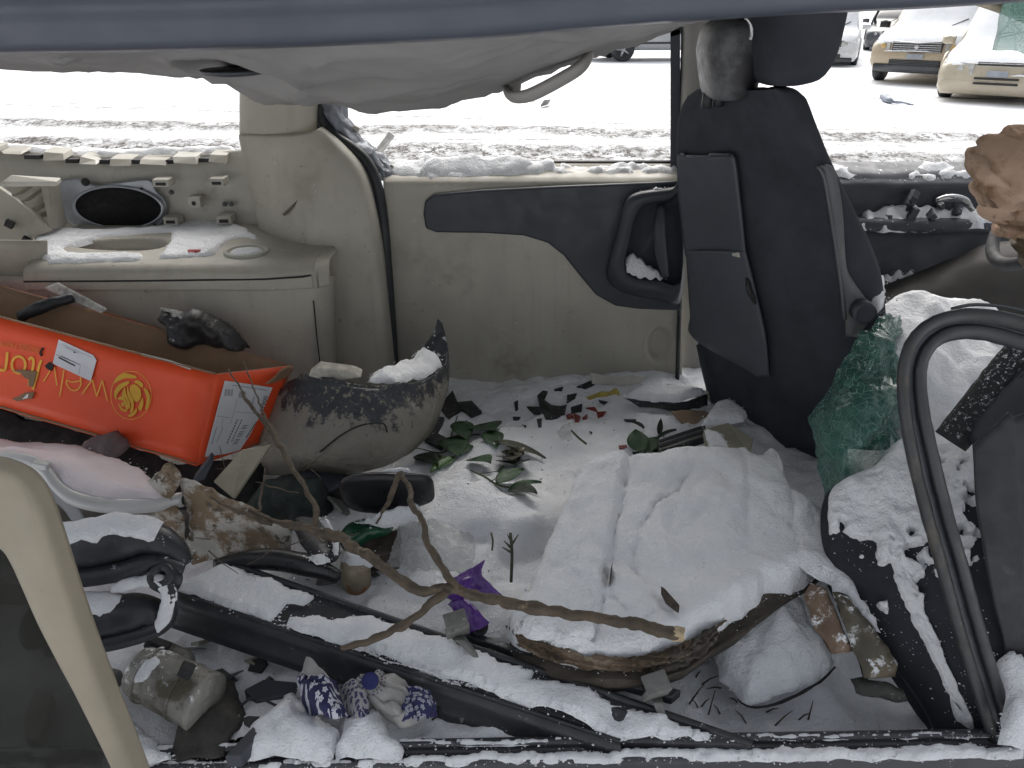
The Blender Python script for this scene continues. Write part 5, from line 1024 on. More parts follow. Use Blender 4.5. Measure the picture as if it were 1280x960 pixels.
def beam():
    t = thing('bumper_beam', 'long dark metal bumper beam under snow running to the door sill', 'beam')
    u0, u1 = P(286, 704, Z=.15), P(940, 930, Z=.03); l0, l1 = P(216, 740, Z=.14), P(775, 926, Z=.025)
    DM = M('dark steel beam', (.035, .038, .042), .45, .2, 12, .2, 160, metal=.3, spots=[((.12, .12, .12), 14, .62, .78)], frost=(.26, 55))
    B().hexa([u0, u1, l1, l0], [u0-V(0, 0, .05), u1-V(0, 0, .05), l1-V(0, 0, .05), l0-V(0, 0, .05)]).obj('top_plate', DM, t, False, .004)
    n = 30
    e = [l0.lerp(l1, i/n)+V(0, -.002, -.010) for i in range(n+1)]
    B().grid([[p+V(0, 0, .012) for p in e], [p+V(0, -.010, .010) for p in e], [p+V(0, -.014, -.006) for p in e], [p+V(-.004, -.010, -.028) for p in e], [p+V(-.008, -.022, -.036) for p in e], [p+V(-.01, -.024, -.055) for p in e], [p+V(-.01, -.01, -.06) for p in e]]).obj('front_channel', DM, t, solid=.004)
    f_ = [u0.lerp(u1, i/n) for i in range(n+1)]
    B().tube(f_, .007, 8).obj('rear_lip', DM, t)
    B().tube([p+V(0, 0, .010) for p in e], .006, 8).obj('front_lip', DM, t)
    T = lambda s, k: u0.lerp(u1, s).lerp(l0.lerp(l1, s), k)+V(0, 0, .003)
    q = B(); q.pillow([T(.0, .06), T(.20, .05), T(.215, .35), T(.195, .5), T(.225, .8), T(.235, .985), T(.0, .985)], .012, .007, .012, .006, .004, 2, 20); q.obj('snow_cap', SNOW, t)
    q = B(); q.pillow([T(.33, .10), T(.46, .07), T(.62, .07), T(.66, .10), T(.68, .4), T(.71, .10), T(.99, .06), T(.99, .97), T(.6, .985), T(.24, .985), T(.25, .7), T(.30, .45)], .012, .007, .012, .008, .004, 3, 20); q.obj('snow_cap', SNOW, t)
    q = B(); q.pillow([T(.42, .98)+V(0, 0, .012), T(.7, .98)+V(0, 0, .012), T(.7, 1.03)+V(0, 0, .012), T(.42, 1.03)+V(0, 0, .012)], .006, .004, .008, .004, .003, 5, 50); q.obj('snow_cap', SNOWD, t)
    GBR = M('grey bracket', (.15, .15, .14), .55, .25, 20, .3, 120, spots=[((.07, .06, .05), 20, .58, .7)], frost=(.25, 60))
    for (cu, cv, cz), (tu, tv), sz, lb in (((572, 788, .135), (604, 831), .046, 'small grey angular bracket standing on the snowy beam near the purple wrap'), ((821, 866, .085), (832, 910), .050, 'grey metal bracket on the beam below the rotten slab')):
        br = thing('metal_bracket', lb, 'bracket'); R_ = Matrix.Rotation(.35, 3, 'Z') @ Matrix.Rotation(.5, 3, 'X') @ Matrix.Rotation(-.15, 3, 'Y'); c = P(cu, cv, Z=cz)
        B().box(c, (sz, .012, sz*.95), R_).obj('plate', GBR, br, False, .003); B().box(c+R_ @ V(sz*.42, .016, 0), (.006, .030, sz*.9), R_).obj('side_flange', GBR, br, False, .002); B().box(c+R_ @ V(0, .016, sz*.42), (sz*.9, .030, .006), R_).obj('top_flange', GBR, br, False, .002)
        e1 = P(tu, tv, Z=cz-.045); B().hexa([c+V(-.008, -.01, -.014), c+V(.012, -.01, -.014), c+V(.012, .01, -.02), c+V(-.008, .01, -.02)], [e1+V(-.004, 0, 0), e1+V(.004, 0, 0), e1+V(.004, .006, -.003), e1+V(-.004, .006, -.003)]).obj('tail', GBR, br, False, .002)
    a = [P(560, 788, Z=.085), P(690, 830, Z=.08), P(840, 872, Z=.06), P(852, 862, Z=.06), P(700, 824, Z=.08), P(570, 782, Z=.085)]
    one(B().prism(a, (0, 0, -.02)), 'thin_rail', DM, 'thin dark rail lying along the far side of the beam', 'rail', smooth=False, bevel=.003)
beam()
def branch():
    t = thing('broken_branch', 'forked brown branch lying across the snow in the middle', 'branch')
    BK = M('brown bark', (.095, .072, .05), .8, .3, 30, .8, 140, spots=[((.22, .17, .11), 25, .62, .72), ((.05, .035, .025), 40, .6, .7)])
    def tw(name, pts, rad, n=40, seed=0):
        pa = spl([P(u, v, Z=z) for u, v, z in pts], n); pa = [p+V(.0055*fz(p, 20, seed, 3), .0055*fz(p, 20, seed+3, 3), .004*fz(p, 20, seed+6, 3)) for p in pa]
        b = B(); b.tube(pa, [r_*(1+.28*max(0, nz(p_, 45, seed+1))) for r_, p_ in zip([rad[min(len(rad)-1, int(i/len(pa)*len(rad)))] for i in range(len(pa))], pa)], 9, rn=.5, seed=seed); return b.obj(name, BK, t)
    tw('main_stem', [(310, 640, .25), (345, 652, .25), (385, 662, .25), (420, 670, .25), (452, 690, .25), (490, 716, .25), (525, 738, .25), (560, 736, .25), (600, 746, .245), (660, 760, .24), (740, 773, .225), (800, 782, .21), (846, 793, .20)], [.005, .008, .010, .0095, .009, .009, .0095, .0095, .0095, .0105], 90)
    tw('twig', [(500, 590, .33), (512, 612, .32), (516, 632, .32), (530, 655, .31), (540, 690, .29), (556, 715, .27), (572, 736, .25)], [.005, .0055, .006, .007], 40, 2)
    tw('twig', [(500, 592, .33), (492, 610, .30), (484, 630, .26), (474, 648, .22), (470, 655, .21)], [.006, .006, .004, .002], 24, 3)
    tw('twig', [(558, 738, .25), (545, 752, .235), (520, 772, .21), (480, 793, .19), (428, 810, .16)], [.0075, .007, .007, .006], 36, 4)
    tw('twig', [(286, 462, .38), (312, 505, .35), (340, 540, .32), (362, 580, .30), (384, 612, .28), (394, 636, .265), (394, 664, .25)], [.002, .004, .007, .006, .005, .006], 46, 5)
    tw('twig', [(305, 452, .38), (322, 500, .35), (342, 545, .32)], [.0015, .002, .003], 20, 6)
    tw('twig', [(330, 585, .26), (328, 610, .25), (322, 645, .245)], [.0015, .002, .003], 14, 7)
    tw('twig', [(340, 655, .25), (300, 640, .26), (262, 622, .27)], [.005, .004, .002], 20, 8)
    tw('twig', [(320, 602, .25), (345, 610, .25), (372, 618, .25)], [.0012, .0015, .0012], 12, 9)
    B().lathe(P(852, 794, Z=.20), V(1, -.2, -.1), [(-.03, .006), (-.01, .012), (.004, .011), (.006, .004)], 9).warp(lambda p: p+V(nz(p, 90), nz(p, 90, 3), nz(p, 90, 6))*.006).obj('broken_end', M('split wood', (.42, .33, .21), .8, .3, 40, .6, 200), t)
branch()
def middle_bits():
    def lumpo(name, ol, mat, label, cat, Y=None, Z=None, th=.025, res=.008, edge=.025, lump=.006, nrm=(0, -.7, .72), seed=0, jag=.003):
        ol = [(q.x, q.y) for q in spl_c([V(a, c, 0) for a, c in ol], 40)]; b = B(); b.lump(PY(ol, Y) if Y else PZ(ol, Z), th, th, nrm=nrm, res=res, edge=edge, jag=jag, lump=lump, seed=seed); return one(b, name, mat, label, cat)
    lumpo('mirror_cover', [(424, 602), (440, 593), (475, 590), (515, 592), (536, 596), (543, 612), (540, 626), (520, 634), (490, 642), (450, 640), (430, 628)], M('black gloss plastic', (.015, .015, .017), .35, .2, 10, .1, 200), 'rounded black plastic cover in the snow under the muddy bumper', 'cover', Y=1.50, th=.03)
    q = B(); q.pillow([P(475, 590, Z=.22), P(500, 587, Z=.22), P(516, 588, Z=.22), P(514, 597, Z=.21), P(478, 598, Z=.21)], .014, .005, .012, .002, .003, 3); one(q, 'snow_strip', SNOW, 'white snow roll on the rounded black cover', 'snow')
    lumpo('hose_elbow', [(366, 655), (376, 645), (400, 650), (420, 670), (426, 690), (418, 702), (400, 704), (384, 690), (372, 672)], RUBBER, 'short black rubber elbow with snow rim behind the branch', 'hose', Z=.14, th=.03)
    q = B(); q.pillow([P(398, 648, Z=.175), P(412, 652, Z=.175), P(424, 676, Z=.17), P(424, 694, Z=.165), P(418, 690, Z=.17), P(414, 668, Z=.175)], .010, .004, .008, .003, .003, 3); one(q, 'snow_strip', SNOW, 'snow rim on the black rubber elbow', 'snow')
    b = B(); b.tube(spl([P(u, v, Z=z) for u, v, z in ((270, 706, .14), (310, 700, .15), (350, 700, .15), (395, 710, .14), (424, 722, .12))], 30), [.016, .026, .030, .028, .018], 14, flat=.8); one(b, 'black_trim_arc', M('black gloss plastic', (.02, .02, .02)), 'curved black plastic trim along the upper end of the beam', 'trim')
    q = B(); q.pillow([P(384, 694, Z=.175), P(404, 694, Z=.172), P(414, 701, Z=.165), P(396, 704, Z=.170)], .008, .004, .008, .004, .003, 6); one(q, 'snow_strip', SNOW, 'snow patch on the curved black trim', 'snow')
    # rusty tin
    t = thing('rusty_tin', 'small rusty tin capped with snow beside the branch', 'tin')
    c = P(446, 726, Z=.06); B().lathe(c, (.05, -.15, 1), [(-.02, .028), (0, .032), (.05, .032), (.056, .030), (.060, .02)], 22).obj('can', M('rust streaked tin', (.30, .25, .18), .6, .2, 12, .3, 150, spots=[((.22, .09, .03), 9, .48, .6)]), t)
    q = B(); q.pillow([P(424, 700, Z=.118)+V(0, 0, 0), P(440, 692, Z=.118), P(462, 692, Z=.118), P(472, 700, Z=.115), P(462, 708, Z=.115), P(436, 710, Z=.115)], .025, .006, .02, .003, .006, 3); q.obj('snow_cap', SNOW, t)
    # green glass chunk and wooden block
    lumpo('green_glass_piece', [(424, 668), (440, 652), (470, 648), (492, 656), (486, 668), (460, 676), (440, 690), (428, 684)], M('deep green glass', (.015, .085, .045), .15, .2, 20, .3, 80, spec=.7), 'deep green glass piece between the branch forks', 'broken glass', Z=.11, th=.022)
    b = B(); a = PZ([(452, 672), (500, 660), (498, 690), (450, 694)], .11); one(b.prism(a, (0, 0, -.05)), 'dark_block', M('wet dark wood', (.045, .035, .028), .7, .4, 30, .6, 100), 'dark wet wood block beside the green glass piece', 'block', smooth=False, bevel=.005)
    q = B(); q.pillow([P(440, 650, Z=.14), P(480, 644, Z=.15), P(520, 632, Z=.16), P(532, 640, Z=.155), P(510, 655, Z=.14), P(480, 658, Z=.14), P(450, 652, Z=.14)], .02, .006, .02, .006, .006, 3); one(q, 'snow_bank', SNOW, 'little snow ledge above the green glass piece', 'snow')
    # frosted plastic wrap
    rows = [[P(u, v, Z=z) for u, v, z in r] for r in (((500, 655, .15), (535, 645, .17), (570, 658, .16), (592, 668, .15)), ((492, 675, .13), (530, 672, .15), (566, 680, .15), (594, 686, .13)), ((486, 695, .11), (530, 697, .12), (566, 702, .12), (590, 706, .11)), ((482, 708, .09), (530, 712, .09), (566, 714, .09), (588, 716, .09)))]
    pw = M('frosted plastic film', (.42, .43, .41), .18, .2, 18, .8, 60, frost=(.22, 70), alpha=.5, spec=.8)
    one(B().patch(rows, 50, 36, lambda p, a, b_: p+V(0, .006*fz(p, 30, 2, 3), .010*fz(p, 22, 5, 4)-.016*abs(nz(p, 34, 3))-.010*abs(nz(p, 70, 6)))), 'plastic_wrap', pw, 'crinkled clear plastic wrap with frost left of the purple wrap', 'plastic wrap')
    # purple wrap
    t = thing('purple_wrap', 'torn purple foil flower wrap poking out of the snow', 'wrap')
    PU = M('purple foil', (.075, .020, .19), .3, .2, 14, .3, 90, frost=(.26, 80), spec=.7)
    for rows in ([[(548, 742, .12), (565, 722, .14), (585, 712, .16), (606, 701, .19)], [(556, 748, .12), (575, 735, .15), (592, 726, .16), (603, 722, .17)], [(570, 754, .11), (590, 746, .14), (610, 742, .15), (632, 747, .15)]], [[(560, 756, .10), (574, 750, .12), (585, 752, .12)], [(572, 770, .10), (588, 764, .12), (600, 766, .12)], [(584, 792, .09), (598, 786, .11), (612, 778, .11)]]):
        B().patch([[P(u, v, Z=z) for u, v, z in r] for r in rows], 24, 24, lambda p, a, b_: p+V(0, 0, .008*fz(p, 26, 4, 3))).obj('foil_fold', PU, t, solid=.002)
    B().lathe(P(600, 784, Z=.10), (.4, -.7, .5), [(-.02, .016), (0, .018), (.003, .014), (-.006, .010)], 16).obj('dark_mouth', BLACK, t)
    # patterned cloth
    def flower(name, scale, base, fg):
        m = bpy.data.materials.new(name); m.use_nodes = True; T = m.node_tree; N = T.nodes; L = T.links; bs = N['Principled BSDF']
        tc = N.new('ShaderNodeTexCoord'); vo = N.new('ShaderNodeTexVoronoi'); vo.voronoi_dimensions = '2D'; vo.inputs['Scale'].default_value = scale; vo.inputs['Randomness'].default_value = .75; L.new(tc.outputs['Object'], vo.inputs['Vector'])
        sc = N.new('ShaderNodeVectorMath'); sc.operation = 'SCALE'; sc.inputs['Scale'].default_value = scale; L.new(tc.outputs['Object'], sc.inputs[0])
        ps = N.new('ShaderNodeVectorMath'); ps.operation = 'SCALE'; ps.inputs['Scale'].default_value = scale; L.new(vo.outputs['Position'], ps.inputs[0])
        d = N.new('ShaderNodeVectorMath'); d.operation = 'SUBTRACT'; L.new(sc.outputs[0], d.inputs[0]); L.new(ps.outputs[0], d.inputs[1])
        s = N.new('ShaderNodeSeparateXYZ'); L.new(d.outputs[0], s.inputs[0])
        def mt(op, *a):
            x = N.new('ShaderNodeMath'); x.operation = op
            for i, q in enumerate(a):
                if isinstance(q, (int, float)): x.inputs[i].default_value = q
                else: L.new(q, x.inputs[i])
            return x.outputs[0]
        an = mt('ARCTAN2', s.outputs[1], s.outputs[0]); r = mt('ADD', .34, mt('MULTIPLY', .07, mt('COSINE', mt('MULTIPLY', an, 5))))
        ln = mt('SQRT', mt('ADD', mt('MULTIPLY', s.outputs[0], s.outputs[0]), mt('MULTIPLY', s.outputs[1], s.outputs[1])))
        k = mt('MULTIPLY', mt('LESS_THAN', ln, r), mt('GREATER_THAN', ln, .06))
        x = N.new('ShaderNodeMix'); x.data_type = 'RGBA'; L.new(k, x.inputs[0]); x.inputs[6].default_value = (*base, 1); x.inputs[7].default_value = (*fg, 1); L.new(x.outputs[2], bs.inputs['Base Color']); bs.inputs['Roughness'].default_value = .85
        return m
    t = thing('patterned_cloth', 'navy cloth with white flowers crumpled in the snow', 'cloth')
    NF = flower('navy flower print', 78, (.014, .015, .065), (.50, .51, .56)); ND = flower('small navy flower print', 110, (.30, .30, .31), (.016, .018, .08)); WC = M('cream cloth', (.31, .305, .295), .9, .12, 25, .5, 400)
    def cloth(rows, mat, name, amp, seed, n=36): return B().patch([[P(u, v, Z=z) for u, v, z in r] for r in rows], n, n, lambda p, a, b_: p+V(.005*fz(p, 30, seed+2, 2), 0, amp*fz(p, 22, seed, 3)-amp*.9*(1-abs(sin(70*(p.x*.8+p.y*.6)+4*nz(p, 20, seed))))**2)).obj(name, mat, t, solid=.003)
    cloth([[(380, 838, .09), (396, 840, .12), (410, 843, .12), (420, 848, .09)], [(371, 850, .08), (392, 856, .125), (412, 862, .125), (424, 866, .08)], [(378, 874, .06), (396, 878, .11), (418, 884, .11), (430, 884, .07)], [(392, 894, .04), (410, 898, .08), (428, 896, .08), (438, 892, .05)]], NF, 'flower_fold', .010, 1)
    cloth([[(384, 822, .12), (390, 824, .125), (398, 832, .12)], [(378, 840, .10), (394, 838, .125), (408, 842, .115)], [(380, 844, .09), (396, 848, .118), (412, 850, .10)]], WC, 'cream_fold', .006, 2)
    cloth([[(424, 856, .06), (440, 848, .09), (452, 846, .08)], [(426, 868, .06), (444, 864, .095), (460, 866, .08)], [(434, 888, .05), (450, 890, .08), (462, 892, .06)], [(446, 894, .04), (456, 896, .06), (464, 894, .04)]], ND, 'dotted_fold', .008, 3)
    cloth([[(450, 842, .08), (475, 838, .09), (500, 846, .08), (512, 856, .07)], [(454, 864, .08), (480, 862, .10), (505, 868, .09), (520, 868, .07)], [(470, 882, .06), (495, 886, .09), (515, 886, .08), (534, 880, .06)], [(478, 894, .04), (500, 902, .06), (522, 898, .06), (546, 886, .04)]], WC, 'cream_fold', .012, 4)
    cloth([[(505, 860, .085), (520, 860, .09), (536, 868, .07)], [(505, 878, .09), (526, 876, .10), (544, 880, .07)], [(495, 900, .06), (520, 900, .085), (546, 894, .05)]], flower('worn navy flower print', 95, (.022, .024, .085), (.30, .31, .36)), 'frayed_fold', .010, 6)
    c = P(463, 853, Z=.105); B().lathe(c+V(0, 0, .004), (0, -.75, .66), [(0, .0155), (.001, .0155), (.0015, .008)], 26).obj('navy_spot', M('navy cloth', (.012, .014, .085), .85), t)
    for k in range(18):
        a = -1.2+k*.27 if k < 9 else -1.3+(k-9)*.3; r = .021 if k < 9 else .027
        B().lathe(c+V(r*cos(a), r*.66*sin(a), .004+r*.6*sin(a)), (0, -.75, .66), [(0, .0014), (.001, .001)], 6).obj('dot_print', MATS['navy cloth'], t)
    # snow lumps along the near sill
    for i, (ol, th, l) in enumerate((([(308, 948), (318, 912), (350, 876), (372, 866), (392, 900), (418, 912), (420, 948)], .05, 'rounded snow lump at the sill left of the patterned cloth'), ([(420, 948), (424, 915), (440, 900), (470, 890), (484, 900), (500, 940), (498, 950)], .05, 'angular snow lump at the sill below the patterned cloth'), ([(130, 860), (165, 905), (200, 930), (215, 950), (130, 965)], .03, 'snow patch beside the tan trim strip at the lower left'), ([(360, 816), (420, 812), (480, 832), (510, 846), (450, 844), (400, 836)], .03, 'snow heap between the beam and the patterned cloth'))):
        q = B(); q.pillow(PZ(ol, .02), th*.8, .007, .055, .016, .026, i, 20); stuff(q.obj('snow_lump', SNOW, None), l)
middle_bits()

def clutter():
    rnd = random.Random(21); ms = [DARK, RUBBER, M('grey metal', (.3, .3, .3)), BEIGE, M('khaki plastic', (.3, .3, .2)), BLACK, M('dirty black plastic', (.03, .03, .03))]
    spots = [(rnd.uniform(330, 430), rnd.uniform(600, 650)) for _ in range(16)]+[(rnd.uniform(230, 340), rnd.uniform(800, 935)) for _ in range(16)]+[(rnd.uniform(120, 200), rnd.uniform(880, 945)) for _ in range(5)]+[(rnd.uniform(545, 640), rnd.uniform(820, 905)) for _ in range(6)]+[(rnd.uniform(370, 480), rnd.uniform(590, 725)) for _ in range(12)]
    for i, (u, v) in enumerate(spots):
        c = hit(u, v, .01); n = rnd.randrange(4, 7); r = rnd.choice((.010, .014, .02, .03, .045))
        rot = Matrix.Rotation(rnd.uniform(-.7, .7), 3, 'X') @ Matrix.Rotation(rnd.uniform(-.7, .7), 3, 'Y')
        pl = [c+rot @ V(r*rnd.uniform(.4, 1.5)*cos(2*pi*k/n), r*rnd.uniform(.3, .9)*sin(2*pi*k/n), 0) for k in range(n)]
        b = B(); b.prism(pl, rot @ V(0, 0, rnd.uniform(.003, .010)))
        one(b, 'broken_bit', ms[i % 7], 'small broken %s bit %s' % (('charcoal plastic', 'black rubber', 'grey metal', 'beige plastic', 'khaki plastic', 'glossless black', 'dirty black plastic')[i % 7], 'below the muddy bumper' if i < 16 else 'between the motor and the patterned cloth' if i < 32 else 'beside the tan trim strip at the sill' if i < 37 else 'between the beam and the sill' if i < 43 else 'around the forked branch'), 'plastic shard', 'broken bits in the debris pile', smooth=False, bevel=.001)
    for pts, r, l in (([(330, 640), (350, 622), (372, 628), (392, 610), (420, 622)], .0022, 'thin black wire looping below the muddy bumper'), ([(246, 880), (270, 868), (292, 886), (318, 872), (350, 884)], .0025, 'thin black wire beside the starter motor'), ([(540, 900), (566, 882), (598, 892), (630, 880)], .002, 'thin black wire between the beam and the sill')):
        b = B(); b.tube(spl([hit(u, v, .012+.01*(k % 2)) for k, (u, v) in enumerate(pts)], 30), r, 6); one(b, 'loose_wire', RUBBER, l, 'wire')
    for i in range(14):
        u, v = rnd.uniform(250, 420), rnd.uniform(585, 690); a = P(u, v, Z=.2); d = V(rnd.uniform(-1, 1), rnd.uniform(-.6, .6), rnd.uniform(-.2, .4)).normalized(); L = rnd.uniform(.03, .09)
        b = B(); b.tube([a, a+d*L*.5+V(0, 0, rnd.uniform(-.006, .006)), a+d*L], [.0014, .0011, .0006], 5); one(b, 'thin_twig', M('brown bark', (.1, .1, .1)), 'hair-thin dry twig caught around the forked branch and muddy panel', 'twig', 'thin twigs around the branch')
    # fine dirt over the snow
    b = B()
    for k in range(1500):
        if k % 3 == 0: u, v = rnd.uniform(520, 900), rnd.uniform(480, 620)
        elif k % 3 == 1: u, v = rnd.uniform(150, 620), rnd.uniform(600, 930)
        else: u, v = rnd.gauss(460, 110), rnd.gauss(640, 60)
        p = hit(u, min(925, max(478, v)), .0005); r = min(.0035, .0006+rnd.expovariate(1/.0006)); a = rnd.random()*6.28; e1 = V(cos(a), sin(a), 0)*r*rnd.uniform(1, 2.4); e2 = V(-sin(a), cos(a), 0)*r*.7
        b.add([p+e1, p+e2, p-e1, p-e2, p+V(0, 0, r*.7)], [(0, 1, 4), (1, 2, 4), (2, 3, 4), (3, 0, 4)])
    stuff(b.obj('dirt_crumbs', M('dark dirt', (.045, .036, .028), .9, .4, 60), None, smooth=False), 'dark dirt crumbs sprinkled over the snow inside the van')
clutter()
# ================================================================ near left trim strip with tinted pane
def near_trim():
    t = thing('tan_trim_strip', 'tan curved plastic trim strip close to the camera, lower left edge', 'trim')
    O = [(-90, 592, .80), (-30, 584, .80), (4, 592, .80), (26, 606, .80), (44, 634, .79), (62, 684, .78), (88, 764, .77), (118, 846, .76), (158, 946, .75), (190, 1030, .74)]
    I = [(-90, 660, .79), (-40, 664, .79), (0, 684, .79), (14, 702, .79), (28, 732, .78), (50, 782, .77), (74, 828, .76), (103, 882, .75), (140, 958, .74), (172, 1040, .73)]
    A = [P(u, v, Y=y) for u, v, y in O]; Bq = [P(u, v, Y=y) for u, v, y in I]
    rows = [[p+V(.004, .03, -.004) for p in A], [p+V(.002, .008, 0) for p in A], A, [a.lerp(b_, .25)+V(0, -.004, .002) for a, b_ in zip(A, Bq)], [a.lerp(b_, .8)+V(0, -.005, .001) for a, b_ in zip(A, Bq)], Bq, [p+V(-.003, .012, 0) for p in Bq]]
    B().patch(rows, 80, 24).obj('strip', M('tan satin plastic', (.285, .248, .185), .55, .06, 9, .08, 500, spots=[((.22, .17, .11), 26, .66, .76)]), t, solid=.003)
    pane = [P(-90, 640, Y=.82), P(0, 670, Y=.82), P(30, 725, Y=.81), P(64, 804, Y=.80), P(105, 885, Y=.79), P(142, 965, Y=.78), P(165, 1040, Y=.77), P(-90, 1040, Y=.77)]
    B().prism(pane, (0, .004, 0)).obj('tinted_pane', M('olive tinted film', (.014, .015, .011), .65, .2, 4, .05, 100, alpha=.78, spec=.2), t, False)
near_trim()
# ================================================================ leafy sprigs
LEAF = M('dark green leaf', (.022, .060, .022), .6, .3, 30, .2, 200, spots=[((.05, .11, .03), 16, .55, .7)])
LEAFD = M('black green leaf', (.012, .024, .014), .65, .3, 30, .2, 200)
STEM = M('green brown stem', (.06, .07, .035), .7, .3, 30, .3, 200)
def leaf(base, tip, w, mat, parent, cup=.006, z=(.10, .11)):
    a, b_ = hit(*base, .006), hit(*tip, .008+.02*(z[1] > .125)); ax = b_-a; L = ax.length; s = ax.cross(V(0, 0, 1)).normalized(); up = s.cross(ax).normalized()
    rows = []
    for i in range(11):
        k = i/10; hw = w*L*(sin(pi*min(1, k*1.0)**.75)**.9)*.5+.0004
        rows.append([a+ax*k+s*hw*q+up*(cup*abs(q)-.25*cup*(1-k)+.22*L*k*(1-k)) for q in (-1, -.5, 0, .5, 1)])
    return B().grid(rows).obj('leaf', mat, parent, solid=.0008)
def sprigs():
    t = thing('leaf_sprig', 'broken twig with broad green leaves beside the bumper', 'leaf sprig')
    B().tube(spl([hit(506, 556, .006), hit(548, 555, .006), hit(570, 545, .006), hit(600, 543, .006)], 20), .0022, 6).obj('stem', STEM, t)
    B().tube(spl([hit(520, 560, .006), hit(556, 565, .006), hit(565, 540, .006), hit(572, 520, .006)], 20), .0018, 6).obj('stem', STEM, t)
    for a, b_, w, m, z in (((574, 556), (572, 572), .9, LEAF, (.13, .12)), ((574, 528), (584, 552), .5, LEAF, (.13, .11)), ((563, 548), (574, 570), .65, LEAF, (.13, .11)), ((568, 572), (538, 592), .42, M('bright leaf', (.05, .13, .03), .4, .25, 25, .2, 200), (.12, .11)), ((522, 570), (548, 582), .5, LEAFD, (.10, .10)), ((600, 532), (618, 540), .95, LEAF, (.12, .11)), ((613, 540), (620, 562), .6, LEAF, (.12, .10)), ((552, 575), (535, 570), .4, LEAFD, (.11, .10))):
        leaf(a, b_, w, m, t, z=z)
    t = thing('leaf_sprig', 'dark pointed leaves on a twig half buried in the snow', 'leaf sprig')
    B().tube(spl([hit(588, 588, .006), hit(606, 596, .006), hit(622, 606, .006), hit(640, 610, .006)], 16), .0025, 6).obj('stem', STEM, t)
    for a, b_, w, m in (((590, 575), (614, 580), .55, LEAF), ((620, 605), (655, 588), .48, LEAF), ((638, 610), (677, 604), .32, LEAF), ((637, 613), (672, 618), .5, LEAFD), ((624, 590), (632, 584), .7, LEAFD), ((640, 578), (644, 584), .7, LEAFD)): leaf(a, b_, w, m, t, z=(.135, .14))
    for u0, v0, u1, v1 in ((600, 592, 632, 588), (612, 602, 634, 592), (618, 606, 628, 614)):
        B().tube([hit(u0, v0, .006), hit(u1, v1, .006)], .0012, 5).obj('stem', STEM, t)
    t = thing('flower_bunch', 'withered pale flower head with long dark leaf', 'flower')
    leaf((618, 552), (682, 574), .22, M('olive dry leaf', (.05, .05, .03), .6, .3, 20, .2, 200), t, z=(.12, .10))
    rnd = random.Random(5)
    for k in range(22):
        u, v = 630+rnd.uniform(0, 24), 560+rnd.uniform(0, 16)+0; leaf((u, v), (u+rnd.uniform(-7, 7), v+rnd.uniform(-5, 6)), rnd.uniform(.5, .8), M('dried petal', (.34, .32, .24), .8, .3, 40) if k % 2 else M('olive dry leaf', (.05, .05, .03)), t, z=(.12+rnd.uniform(0, .012), .12+rnd.uniform(0, .012)))
    t = thing('cut_flower', 'bare upright green flower stem in the middle snow', 'stem')
    B().tube(spl([P(638, 666, Z=.17), P(640, 690, Z=.14), P(639, 728, Z=.09)], 12), .0035, 7).obj('stalk', STEM, t)
    for u0, v0, u1, v1 in ((638, 684, 630, 676), (639, 682, 648, 668), (638, 690, 628, 684), (640, 678, 634, 668)): B().tube([P(u0, v0, Z=.15), P(u1, v1, Z=.165)], [.003, .001], 6).obj('side_shoot', STEM, t)
    b = B(); b.tube(spl([P(614, 666, Z=.15), P(616, 676, Z=.14), P(615, 688, Z=.12)], 8), .0022, 6); one(b, 'stem_stub', STEM, 'short dark stem stub left of the upright flower stem', 'stem')
    b = B(); b.tube(spl([P(798, 560, Z=.10), P(790, 545, Z=.12), P(800, 536, Z=.12)], 8), .002, 6)
    t = thing('leaf_clump', 'clump of dull green leaves by the striped strip', 'leaf clump')
    for a, b_, w, m, z in (((800, 566), (794, 538), .8, LEAF, (.11, .14)), ((806, 566), (822, 548), .6, LEAF, (.11, .13)), ((818, 568), (834, 558), .7, LEAFD, (.10, .11)), ((824, 545), (826, 524), .3, LEAFD, (.12, .16)), ((805, 536), (790, 528), .5, LEAFD, (.13, .13)), ((822, 548), (846, 538), .3, LEAFD, (.12, .13))): leaf(a, b_, w, m, t, z=z)
    b = B(); b.tube([P(714, 538, Z=.10), P(724, 548, Z=.095), P(733, 555, Z=.09)], .003, 6); one(b, 'green_stalk', STEM, 'short green stalk lying right of the clear film scrap', 'stem')
    rows = [[P(u, v, Z=z) for u, v, z in r] for r in (((696, 540, .09), (704, 532, .11), (714, 527, .13)), ((700, 548, .09), (708, 544, .10), (714, 540, .11)), ((706, 552, .085), (711, 551, .09), (716, 548, .095)))]
    one(B().patch(rows, 14, 14, lambda p, a, b_: p+V(0, 0, .008*fz(p, 40, 2, 2))), 'film_scrap', MATS['frosted plastic film'], 'tiny crumpled clear film scrap on the far snow', 'film scrap')
sprigs()
